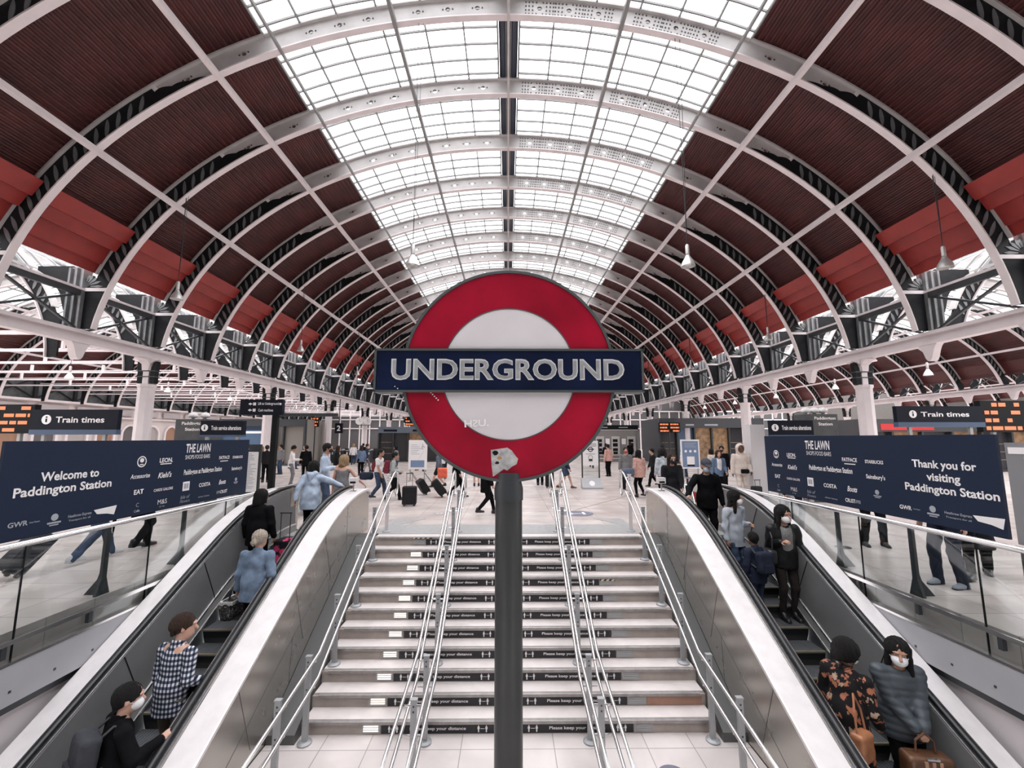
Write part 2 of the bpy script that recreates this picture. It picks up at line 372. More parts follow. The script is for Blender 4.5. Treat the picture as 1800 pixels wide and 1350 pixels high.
def build_rib(a, b, cx, xs_holes, tl, hole_r=.075, full=True, rivets=True, flange=.205, depth=.66, foot=5.9):
    """returns list of (name, mesh). tl: angle where lattice ends (deg)"""
    parts = []
    t_foot = math.asin(max(0.0, (foot-4.68)/b)); tl = tl*D2R
    fm = MB(); ribbon(fm, t_foot, PI-t_foot, 72, -.02, .045, -flange/2, flange/2, a, b, cx); parts.append(('lower_flange', fm.mesh('lower flange', M_WHITE, True, .6)))
    wm = MB(); cur = tl
    holes = sorted([math.acos(x/a) for x in xs_holes] + [PI-math.acos(x/a) for x in xs_holes])
    half = .26/a
    for th_ in holes:
        if th_-half > cur: web_strip(wm, cur, th_-half, max(1, int((th_-half-cur)/.04)), .03, depth-.06, 0, .05, a, b, cx)
        ring_web(wm, th_-half, th_+half, .03, depth-.06, 0, .05, hole_r, a, b, cx); cur = th_+half
    web_strip(wm, cur, PI-tl, max(1, int((PI-tl-cur)/.04)), .03, depth-.06, 0, .05, a, b, cx)
    parts.append(('web_plate', wm.mesh('web plate', M_RIBG)))
    um = MB(); ribbon(um, 17*D2R, PI-17*D2R, 64, depth-.06, .06, -.12, .12, a, b, cx); parts.append(('upper_flange', um.mesh('upper flange', M_RIBG, True, .6)))
    if rivets:
        rv = MB(); me_web = parts[1][1]
        for th_ in holes:
            if th_ > PI/2: rows = [(-.15, 0), (.15, 0)]
            elif th_ < 63*D2R: rows = [(-.15, 0), (.15, 0)]
            else: rows = [(dx, dz) for dx in (-.42, -.32, -.21, .21, .32, .42) for dz in (-.2, -.07, .07, .2)] + [(-.1, .2), (.1, .2), (-.1, -.2), (.1, -.2)]
            for dx, dz in rows:
                t = th_+dx/a; x, z = ell(t, (depth-.03)/2+dz, a, b, cx); r = .02
                for yy in (-.03, .03): rv.obox((x, yy, z), (r, 0, 0), (0, .012, 0), (0, 0, r))
        rmesh = rv.mesh('rivets', M_DGREY); bm = bmesh.new(); bm.from_mesh(me_web); n0 = len(bm.faces); bm.from_mesh(rmesh); bm.faces.ensure_lookup_table()
        for f_ in bm.faces[n0:]: f_.material_index = 1
        bm.to_mesh(me_web); bm.free(); me_web.materials.append(M_DGREY)
    t_lat0 = 15.5*D2R
    for sg, nm in ((1, 'r'), (-1, 'l')):
        T = (lambda t: t) if sg > 0 else (lambda t: PI-t)
        lt = MB()
        web_strip(lt, T(t_lat0), T(tl-.01), 24, .03, depth-.06, 0, .06, a, b, cx)
        # scalloped dark end tapering out over the plain web
        sp_ = []; t_a, t_b = tl-.03, tl+.125
        for q in range(25):
            u = q/24; tt = T(t_a+(t_b-t_a)*u); sp_.append(ell(tt, .03+max(.015, (depth-.10)*(1-u)*(.82+.18*abs(math.cos(4*PI*u)))), a, b, cx))
        for q in range(24, -1, -1): sp_.append(ell(T(t_a+(t_b-t_a)*q/24), .03, a, b, cx))
        lt.prism(sp_, lambda p, q, t: (p, t, q), -.045, .045)
        # lower spandrel plate down to the foot
        pl = []
        for i in range(9):
            t = t_foot+(t_lat0-t_foot)*i/8; x, z = ell(t, .03, a, b); pl.append((x, z))
        x1, z1 = ell(t_lat0, depth-.06, a, b)
        xo = 15.05-14.7+a
        pl += [(x1, z1), (xo, z1-.25), (xo, foot+.02)]
        lt.prism([(cx+sg*(x), z) for x, z in pl], lambda p, q, t: (p, t, q), -.03, .03)
        parts.append(('lattice', lt.mesh('dark lattice', M_DARK)))
        lv = MB(); nseg = 15
        for i in range(nseg):
            f0 = t_lat0+.01+(tl-.05-t_lat0)*i/nseg; w = (tl-t_lat0)/nseg
            ta, tb = f0+w*.05, f0+w*1.05
            pa, pb = ell(T(ta), .09, a, b, cx), ell(T(tb), depth-.13, a, b, cx)
            d = Vector((pb[0]-pa[0], 0, pb[1]-pa[1])); L = d.length; d.normalize(); nrm = Vector((d.z, 0, -d.x)); hw = .075
            poly = []
            for q in range(13):
                u = q/12; poly.append((u*L, hw*math.sin(PI*u)**.7))
            for q in range(11, 0, -1):
                u = q/12; poly.append((u*L, -hw*.6*math.sin(PI*u)**.7))
            lv.prism([(pa[0]+d.x*u+nrm.x*v, pa[1]+d.z*u+nrm.z*v) for u, v in poly], lambda p, q, t: (p, t, q), -.05, .05)
        # fan of small leaves at the spandrel
        if full:
            xc, zc = cx+sg*(xo-.02), 7.45
            for q in range(5):
                an = (100+q*20)*D2R; dx, dz = sg*math.cos(an), math.sin(an)
                p0 = Vector((xc+dx*.18, 0, zc+dz*.18)); p1 = Vector((xc+dx*(.42+.05*q), 0, zc+dz*(.42+.05*q)))
                d = (p1-p0).normalized(); nn = Vector((d.z, 0, -d.x))
                ps = [p0-nn*.015, p0+nn*.015, p1*.6+p0*.4+nn*.05, p1, p1*.6+p0*.4-nn*.05]
                lv.prism([(p.x, p.z) for p in ps], lambda p, q_, t: (p, t, q_), -.05, .05)
        parts.append(('leaf_plates', lv.mesh('grey leaf plates', M_LEAF)))
        if full:
            pr = MB(); xi, xo2 = cx+sg*(xo-.02), cx+sg*(xo+.52)
            x0_, x1_ = min(xi, xo2), max(xi, xo2)
            pr.box(x0_, x1_, -.05, .05, foot+.02, 8.15)
            for f in (.0, .42, .86): pr.box(x0_+(x1_-x0_)*f, x0_+(x1_-x0_)*f+.075, -.16, .16, foot+.02, 8.1)
            parts.append(('pier', pr.mesh('pier', M_LEAF)))
            # outer fan towards the side aisle
            of = MB(); ox = xo+.5
            pl = [(ox, foot+.5), (ox+.18, 6.6), (ox+.36, 7.2), (ox+.75, 7.75), (ox+1.25, 8.05), (ox+1.25, 8.2), (ox, 8.2)]
            of.prism([(cx+sg*x, z) for x, z in pl], lambda p, q, t: (p, t, q), -.04, .04)
            parts.append(('outer_bracket', of.mesh('outer bracket', M_DARK)))
            st = MB(); xi3 = ell(math.asin((7.33-4.68)/b), .03, a, b)[0]
            st.box(*(sorted((cx+sg*xi3, cx+sg*xo))), -.06, .06, 7.27, 7.39)
            parts.append(('tie_strut', st.mesh('tie strut', M_WHITE)))
    return parts

MAIN_HOLES = [.95, 1.85, 2.75, 4.25, 5.1, 5.95, 7.9, 9.5]
main_parts = build_rib(14.7, 10.42, 0, MAIN_HOLES, 46)
for i, y in enumerate(RIBY):
    r = thing('arch_rib', f'steel arch rib of the main vault, {ORD[i]} from the camera end', 'arch rib', (0, y, 0), 0, 'arch ribs of the main vault')
    for nm, me in main_parts: link(nm, me, r)

# ---- side aisles
def aisle(cx, label, lastk=23, firstk=-1):
    parts = build_rib(9.75, 6.4, 0, [], 58, full=False, rivets=False, flange=.19, depth=.55, foot=4.9 if cx < 0 else 5.9)
    ys = [y for k, y in zip(KS, RIBY) if firstk <= k <= lastk]
    for i, y in enumerate(ys):
        r = thing('aisle_rib', f'steel arch rib of the {label}, {ORD[i]} from the camera end', 'arch rib', (cx, y, 0), 0, f'arch ribs of the {label}')
        for nm, me in parts: link(nm, me, r)
    y0, y1 = ys[0]-.3, ys[-1]+.3
    # skin
    for side in (-1, 1):
        low = 15.6
        if side != (-1 if cx < 0 else 1): continue
        mb = MB(); pr = [(tt, .57 if j % 2 else .61) for j, tt in enumerate(np.linspace(low, 44, 40 if low < 20 else 18))]
        me = skin_mesh(pr, side, M_MAROON, 'aisle sheet', 0, 9.75, 6.4, y1-y0); struct(link('ceiling', me, None, (cx, y0, 0)), f'dark red ceiling of the {label}')
        if low > 20: continue
        me = skin_mesh([(15.6, .60), (18, .60), (18.2, .565), (24, .565)], side, mat('aisle red', (.075, .012, .012), .5, noise=.2), 'aisle boards', 0, 9.75, 6.4, y1-y0); struct(link('ceiling', me, None, (cx, y0, 0)), f'red boards of the {label}')
    ga, gb_ = (28*D2R, PI-44*D2R) if cx < 0 else (44*D2R, PI-28*D2R)
    g = MB(); n = 12
    for i in range(n+1):
        x, z = ell(ga+(gb_-ga)*i/n, .6, 9.75, 6.4); g.v += [(x, y0, z), (x, y1, z)]
    g.f = [(2*i, 2*i+1, 2*i+3, 2*i+2) for i in range(n)]
    w = thing(f'window_{100+int(abs(cx))+(50 if cx > 0 else 0)}', f'roof glazing of the {label}', 'window', (cx, 0, 0)); struct(w); del w['category']
    g.obj('glass_pane', M_ROOFGL, w)
    bb = MB()
    yy = y0
    while yy < y1:
        ribbon(bb, ga, gb_, 12, .5, .07, yy-.025, yy+.025, 9.75, 6.4); yy += .76
    for q in range(11):
        t = ga+.03+(gb_-ga-.06)*q/10; x, z = ell(t, .53, 9.75, 6.4); bb.box(x-.03, x+.03, y0, y1, z-.04, z+.04)
    bb.obj('glazing_bars', M_BAR, w)
    for q, x in enumerate((-8.3, -5, 0, 5, 8.3)):
        z = 4.68+6.4*math.sqrt(1-(x/9.75)**2)
        global pn
        struct(MB().box(cx+x-.06, cx+x+.06, y0, y1, z-.07, z+.07).obj(f'trim_{pn}', M_WHITE), f'purlin of the {label}'); pn += 1
aisle(-25.85, 'left side aisle'); aisle(25.85, 'right side aisle'); aisle(46.6, 'outer right aisle', 16)

# ---- girders over the columns
def girder(gx, side, label, upper=True):
    g = thing('girder', label, 'girder', (gx, 0, 0))
    MB().box(-.17, .17, YBEG, YEND, 5.40, 5.52).obj('lower_chord', M_WHITE, g)
    MB().box(-.05, .05, YBEG, YEND, 5.52, 5.74).obj('web_plate', M_WHITE, g)
    MB().box(-.20, .20, YBEG, YEND, 5.74, 5.86).obj('upper_chord', M_WHITE, g)
    MB().box(-.10, .10, YBEG, YEND, 7.28, 7.36).obj('top_rail', M_WHITE, g)
    MB().box(-.05, .05, YBEG, YEND, 7.08, 7.28).obj('rail_web', M_DGREY, g)
    br = None; pd = None
    for k, y in zip(KS[:-1], RIBY[:-1]):
        if br is None:
            b1 = MB(); b1.bar((0, .25, 5.9), (0, DY-.25, 7.1), .07, .09, (1, 0, 0)); b1.bar((.08, .25, 7.1), (.08, DY-.25, 5.9), .07, .09, (1, 0, 0)); br = b1.mesh('cross brace', M_DGREY)
        link('cross_brace', br, g, (0, y, 0))
    for k, y in zip(KS, RIBY):
        if (k-2) % 3 == 0: continue
        if pd is None:
            p = MB(); poly = [(-.34, 5.40), (.34, 5.40), (.27, 5.33), (.20, 5.18), (.12, 4.93), (.06, 4.84), (0, 4.81), (-.06, 4.84), (-.12, 4.93), (-.20, 5.18), (-.27, 5.33)]
            p.prism(poly, lambda a_, b_, t: (t, a_, b_), -.13, .13); pd = p.mesh('pendant bracket', M_WHITE)
        link('pendant_bracket', pd, g, (0, y, 0))
girder(-15.1, -1, 'long white girder over the left row of columns')
girder(15.1, 1, 'long white girder over the right row of columns')
girder(36.2, 1, 'white girder over the far right row of columns')

# ---- columns
def column_proto():
    c = thing('column', 'x', 'column')
    s = MB(); s.lathe([(.0, 0), (.40, 0), (.40, .12), (.34, .2), (.30, .26), (.29, 4.15), (.33, 4.22), (.33, 4.32), (.0, 4.34)], seg=8); s.obj('shaft', M_WHITE, c)
    u = MB(); u.box(-.12, .12, -.12, .12, 4.33, 5.2)
    poly = [(-.12, 4.9), (-.16, 5.15), (-.34, 5.30), (-.55, 5.33), (-.55, 5.39), (.55, 5.39), (.55, 5.33), (.34, 5.30), (.16, 5.15), (.12, 4.9)]
    u.prism(poly, lambda a_, b_, t: (t, a_, b_), -.18, .18); u.prism(poly, lambda a_, b_, t: (a_, t, b_), -.18, .18); u.obj('capital', M_WHITE, c)
    for sg in (-1, 1):
        d = MB(); d.prism([(.17, 4.36), (.36, 4.36), (.36, 4.8), (.40, 5.1), (.40, 5.28), (.26, 5.24), (.20, 5.05), (.17, 4.85)], lambda a_, b_, t: (sg*a_, t, b_), -.10, .10)
        d.obj('bracket', M_DARK, c)
    rr = MB(); rr.box(-.39, .39, -.14, .14, 4.62, 4.66); rr.box(-.39, .39, -.14, .14, 4.86, 4.90); rr.obj('strap', M_DGREY, c)
    return c
CP = column_proto(); first = True
for gx, nm in ((-15.1, 'left row under the main vault'), (15.1, 'right row under the main vault'), (36.2, 'far right row beyond the aisle')):
    for j in range(0, 8 if abs(gx) < 20 else 6):
        y = 17.85+9.15*j; lab = f'white octagonal column, {ORD[j]} from the camera in the {nm}'
        if first: CP.location = (gx, y, 0); CP['label'] = lab; CP['group'] = 'white columns'; first = False
        else: dup(CP, (gx, y, 0), 0, lab, 'white columns')

# ---- tie rods across the left aisle
tr_ = None
for i, (k, y) in enumerate(zip(KS, RIBY)):
    if k < 0 or k > 20: continue
    t = thing('tie_rod', f'white tie rod across the left side aisle, {ORD[k]} from the camera', 'tie rod', (0, y+.2, 0), 0, 'tie rods of the left side aisle')
    if tr_ is None:
        a_ = MB(); a_.bar((-15.35, 0, 5.80), (-35.9, 0, 5.80), .09, .09); b_ = MB()
        b_.bar((-15.35, .1, 5.95), (-35.9, 2.6, 6.25), .05, .05)
        c_ = MB(); [c_.box(x-.05, x+.05, -.05, .05, 5.84, 6.22) for x in (-19, -23, -27, -31)]
        tr_ = (a_.mesh('rod', M_WHITE), b_.mesh('brace rod', M_WHITE), c_.mesh('hangers', M_WHITE))
    link('rod', tr_[0], t); link('brace_rod', tr_[1], t); link('hangers', tr_[2], t)

# ---- outer walls
w = MB(); w.box(-37.2, -36.7, -8, 90, 0, 12); struct(w.obj('wall_left', mat('warm white wall', (.58, .53, .51), .7, noise=.08, nscale=.6)), 'pale station building wall beyond the left aisle')
# dark framed upper zone with cross bracing, white frieze panels, arched openings
z0, z1 = 5.1, 6.75
struct(MB().box(-36.7, -36.55, -4, 84, z0, z1).obj('trim_40', mat('dark slate infill', (.055, .06, .062), .5, noise=.35, nscale=3)), 'dark infill band high on the left wall')
fr = MB(); fr.box(-36.7, -36.3, -4, 84, 3.9, 4.0); fr.box(-36.7, -36.35, -4, 84, 4.95, 5.12); fr.box(-36.7, -36.4, -4, 84, 6.75, 6.9)
struct(fr.obj('trim_41', M_WHITE), 'white frieze mouldings along the left wall')
for i, (k, y) in enumerate(zip(KS, RIBY)):
    if k < 2: continue
    xb = MB(); xb.bar((-36.5, y+.15, z0+.1), (-36.5, y+DY-.15, z1-.1), .08, .09, (1, 0, 0)); xb.bar((-36.45, y+.15, z1-.1), (-36.45, y+DY-.15, z0+.1), .08, .09, (1, 0, 0))
    xb.box(-36.55, -36.4, y-.13, y+.13, z0, z1); struct(xb.obj(f'trim_{42+k}', M_DARK), 'dark cross braced panel high on the left wall')
    fp = MB(); fp.box(-36.6, -36.5, y+.35, y+DY-.35, 4.2, 4.75); struct(fp.obj(f'trim_{70+k}', mat('grey frieze panel', (.42, .39, .39), .6)), 'inset frieze panel on the left wall')
for i in range(22):
    y = 24+2.55*i
    a = thing(f'window_{60+i}', 'arched opening in the pale left wall', 'window', (-36.7, y, 0)); struct(a); del a['category']
    arch = MB(); N = 14; po = []; pi_ = []
    for q in range(N+1):
        an = PI*q/N; po.append((.98*math.cos(an), 2.45+.98*math.sin(an))); pi_.append((.78*math.cos(an), 2.45+.78*math.sin(an)))
    poly = [(.98, 0)]+po+[(-.98, 0), (-.78, 0)]+pi_[::-1]+[(.78, 0)]
    arch.prism(poly, lambda p, q, t: (t, p, q), -.02, .22); arch.obj('window_surround', M_WHITE, a)
    inn = MB(); inn.prism([(.78, 0)]+pi_+[(-.78, 0)], lambda p, q, t: (t, p, q), .0, .05)
    inn.obj('window_infill', [mat('terracotta infill', (.30, .17, .11), .5), mat('dim interior', (.11, .10, .10), .4), mat('pale interior', (.36, .33, .31), .5)][i % 3], a)  # flat infill colours taken in turn along the wall
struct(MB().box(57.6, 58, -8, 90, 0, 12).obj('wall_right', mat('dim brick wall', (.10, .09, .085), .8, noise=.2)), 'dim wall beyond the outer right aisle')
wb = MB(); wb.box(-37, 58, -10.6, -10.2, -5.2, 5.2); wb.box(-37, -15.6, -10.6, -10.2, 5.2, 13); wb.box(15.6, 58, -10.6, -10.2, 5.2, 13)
struct(wb.obj('wall_light_block', mat('light block grey', (.10, .097, .095), .7)), 'unseen dark wall added behind the viewer to block frontal light')  # added unseen wall: blocks frontal light, dark to dull reflections in the sign
struct(MB().prism([ell(t*D2R, .72) for t in range(3, 178, 6)], lambda p, q, t: (p, t, q), -10.6, -10.3).obj('wall_light_block', MATS['light block grey']), 'unseen gable added behind the viewer to block frontal light')  # added above that wall to shut out light through the open vault end
# far gable: dark screen with window grid
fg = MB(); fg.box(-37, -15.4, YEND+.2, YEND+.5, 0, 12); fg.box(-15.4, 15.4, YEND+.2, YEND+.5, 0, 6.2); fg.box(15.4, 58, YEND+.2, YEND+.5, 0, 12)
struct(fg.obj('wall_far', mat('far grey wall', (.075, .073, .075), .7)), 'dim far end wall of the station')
gl = MB(); pts = [ell(t*D2R, .5) for t in range(8, 173, 6)]
gl.prism([(x, z) for x, z in pts], lambda p, q, t: (p, t, q), YEND+.25, YEND+.28); struct(gl.obj('window_95', glass_mat('dimmed gable glass', (.30, .30, .31), .05)), 'glazed gable at the far end of the vault')  # pane tint darkened to tone down its bright reflection on the floor
gb = MB()
for x in np.arange(-13, 13.1, 1.3):
    gb.box(x-.06, x+.06, YEND+.1, YEND+.2, 6.2, 4.68+10.8*math.sqrt(max(.02, 1-(x/15.2)**2)))
for z in np.arange(6.2, 14.5, 1.5):
    xx = 15.2*math.sqrt(max(0, 1-((z-4.68)/10.9)**2)); gb.box(-xx, xx, YEND+.1, YEND+.2, z-.06, z+.06)
struct(gb.obj('trim_96', M_DGREY), 'dark glazing grid of the far gable')

tn = 97
for x0_, x1_ in ((-36, -16), (16, 35), (38, 56)):
    fm_ = MB()
    for z in (3.9, 5.6, 7.2): fm_.box(x0_, x1_, YEND+.05, YEND+.2, z-.09, z+.09)
    x = x0_
    while x <= x1_: fm_.box(x-.10, x+.10, YEND+.05, YEND+.2, 0, 7.2); x += 1.9
    struct(fm_.obj(f'trim_{tn}', M_WHITE), 'white framing on the dim far end wall'); tn += 1
# ================================================================== stairs
NR, RH, RG, SY = 11, .18, .301, 6.5
SX0, SX1 = -2.86, 2.92
st = thing('staircase', 'wide pale stone stairs with black distance strips between the two escalators', 'stairs', (0, 0, 0))
core = MB()
core.prism([(SY, -1.98)]+sum([[(SY+k*RG, -1.98+(k+1)*RH-.03), (SY+(k+1)*RG, -1.98+(k+1)*RH-.03)] for k in range(NR)], [])[:-1]+[(9.78, -.03), (9.78, -2.2), (SY, -2.2)], lambda a, b, t: (t, a, b), SX0, SX1)
core.obj('stair_core', M_RISER, st)
for a_, b_ in ((-3.245, SX0), (SX1, 3.245)):
    MB().prism([(6.3, -1.98), (6.3, -1.86), (9.45, .02), (9.78, .02), (9.78, -2.2), (6.3, -2.2)], lambda a, b, t: (t, a, b), a_, b_).obj('stringer', mat('stringer steel', (.10, .10, .10), .45, .3), st)
_pic = MB()
def pictogram(mb, cx, y, zc, h):
    """two standing figures with a bar between them (facing -Y)"""
    for sx in (-1, 1):
        x = cx+sx*h*.62; n = 10
        mb.prism([(x+.085*h*math.cos(2*PI*i/n), zc+.40*h+.085*h*math.sin(2*PI*i/n)) for i in range(n)], lambda a, b, t: (a, t, b), y-.002, y)
        mb.prism([(x-.16*h, zc+.26*h), (x-.10*h, zc+.30*h), (x+.10*h, zc+.30*h), (x+.16*h, zc+.26*h), (x+.19*h, zc-.05*h), (x+.10*h, zc-.05*h), (x+.09*h, zc-.5*h), (x-.09*h, zc-.5*h), (x-.10*h, zc-.05*h), (x-.19*h, zc-.05*h)], lambda a, b, t: (a, t, b), y-.002, y)
    mb.box(cx-.30*h, cx+.30*h, y-.002, y, zc-.02*h, zc+.04*h)
M_STRIP = mat('black strip', (.008, .009, .013), .35)
for k in range(NR):
    zt = -1.98+(k+1)*RH; yk = SY+k*RG
    t = MB(); ye = yk+RG+.02 if k < NR-1 else yk+.27
    t.box(SX0+.02, SX1-.02, yk-.025+.055, ye, zt-.03, zt); t.obj('tread', M_TREAD, st)
    nz = MB(); nz.prism([(yk-.03, zt-.045), (yk+.028, zt-.045), (yk+.028, zt+.002), (yk-.022, zt+.002), (yk-.03, zt-.006)], lambda a, b, t_: (t_, a, b), SX0+.10, SX1-.10); nz.obj('nosing', M_NOSE, st)
    for sg in (-1, 1):
        rz0, rz1 = zt-RH+.012, zt-.052
        lm = MB(); x0, x1 = sorted((sg*1.765, sg*2.03)); y = yk
        lm.box(x0, x1, y-.012, y, rz0+.005, rz1-.003)
        L = lm.obj('step_light', M_GREYL, st)
        lit = sg < 0 and k < NR-1
        for q in range(3):
            z = rz0+.03+q*.03; g = MB(); g.box(x0+.03, x1-.03, y-.016, y-.0115, z, z+.017); g.obj('louvre', M_LAMPON if lit else M_POST, L)
        sp = MB(); x0, x1 = sorted((sg*.19, sg*1.755)); sp.box(x0, x1, y-.006, y, rz0, rz1); S = sp.obj('distance_strip', M_STRIP, st)
        pm = MB(); pictogram(pm, sg*.97-.62, y-.006, (rz0+rz1)/2, .088); pictogram(pm, sg*.97+.62, y-.006, (rz0+rz1)/2, .088); pm.obj('pictogram', M_TXT, S)
        text('lettering', 'Please keep your distance', .04, (sg*.97, y-.0065, (rz0+rz1)/2), (1, 0, 0), (0, 0, 1), M_TXT, S, .022, .002, width=.78)
    if k == 1:
        tt = MB(); tt.box(2.05, 2.86, yk-.008, yk, zt-RH+.01, zt-.05); tt.obj('terracotta_riser', M_RISER2, st)
    if k == 7:
        hz = MB(); hz.box(1.77, 2.06, yk-.02, yk-.012, zt-.085, zt-.05); h = hz.obj('hazard_tape', M_BLACK, st)
        for q in range(3): MB().prism([(1.78+.1*q, zt-.084), (1.83+.1*q, zt-.084), (1.86+.1*q, zt-.051), (1.81+.1*q, zt-.051)], lambda a, b, t_: (a, t_, b), yk-.023, yk-.019).obj('tape_stripe', mat('cream tape', (.70, .58, .40), .5), h)
    if k == 10:
        hz = MB(); hz.box(-2.05, -1.62, yk-.045, yk-.03, zt-.03, zt-.012); h = hz.obj('hazard_tape', M_BLACK, st)
        for q in range(4): MB().prism([(-2.04+.1*q, zt-.03), (-1.99+.1*q, zt-.03), (-1.97+.1*q, zt-.012), (-2.02+.1*q, zt-.012)], lambda a, b, t_: (a, t_, b), yk-.048, yk-.044).obj('tape_stripe', mat('cream tape', (.70, .58, .40), .5), h)

# ---- handrails
def nose_z(y):
    if y < SY: return -1.98
    if y > 9.51: return 0.0
    return -1.98+RH+(y-SY)*RH/RG
def rail_path(x, h, yb=4.4, yt=10.35):
    z = lambda y: (-1.80+(y-6.35)*RH/RG if y > 6.35 else -1.80+(y-6.35)*.17)+h-.03
    pts = [(x, y, z(y)) for y in (yb, 5.2, 6.2, 6.35, 6.55, 7.5, 8.5, 9.4)]
    zt = z(9.4)
    return pts, zt
def handrail(x, name, label, double, flip):
    h = thing('handrail', label, 'handrail', (x, 0, 0))
    posts = [(5.55, -1.98), (6.33, -1.98), (7.25, -1.44), (8.15, -.90), (9.05, -.36), (9.98, 0)]
    for py, pz in posts:
        pz += .004; m = MB(); top = {5.55: -1.98+.98, 6.33: -1.98+1.10, 9.98: .92}.get(py, pz+1.04)
        if not double and py > 9.9: top = 1.27
        m.box(-.035, .035, py-.022, py+.022, pz, top); m.box(-.042, .042, py-.03, py+.03, top-.012, top+.006)
        P = m.obj('post', M_WHITE if (py > 9.9 and not double) else M_POST, h)
        f = MB(); f.lathe([(0, 0), (.095, 0), (.095, .015), (.06, .035), (.0, .035)], (0, py, pz), 16); f.obj('foot_plate', M_POST, P)
        b = MB()
        for zz in (top-.07, top-.13, top-.42, top-.48): b.obox((0, py-.024, zz), (.009, 0, 0), (0, .004, 0), (0, 0, .009))
        b.obj('bolt', M_DGREY, P)
        br = MB()
        for zz in ((top-.07), (top-.40)):
            if double: br.tube([(-.115, py, zz), (.115, py, zz)], .011, 6)
            else: br.tube([(0, py, zz), (flip*.10, py, zz)], .011, 6)
        br.obj('bracket', M_TUBE, P)
    sides = (-1, 1) if double else (flip,)
    for sg in sides:
        for hh in (.98, .66):
            pts, zt = rail_path(sg*.125, hh)
            x = sg*.125
            if hh == .98:
                pts += [(x, 9.95, zt+.30), (x, 10.15, zt+.36), (x, 10.3, zt+.32), (x, 10.36, zt+.2), (x, 10.36, zt-.05), (x, 10.32, zt-.16), (x, 10.2, zt-.22)]
            else:
                pts += [(x, 9.85, zt+.24), (x, 10.02, zt+.26), (x, 10.2, zt+.14)]
            MB().tube(pts, .022, 8).obj('rail_tube', M_TUBE, h, True)
    return h
handrail(-1.12, 'c', 'double steel handrail down the stairs on the left of the sign post', True, 0)
handrail(1.12, 'c', 'double steel handrail down the stairs on the right of the sign post', True, 0)
handrail(-2.735, 's', 'steel handrail along the left edge of the stairs beside the upward escalator', False, 1)
handrail(2.79, 's', 'steel handrail along the right edge of the stairs beside the downward escalator', False, -1)

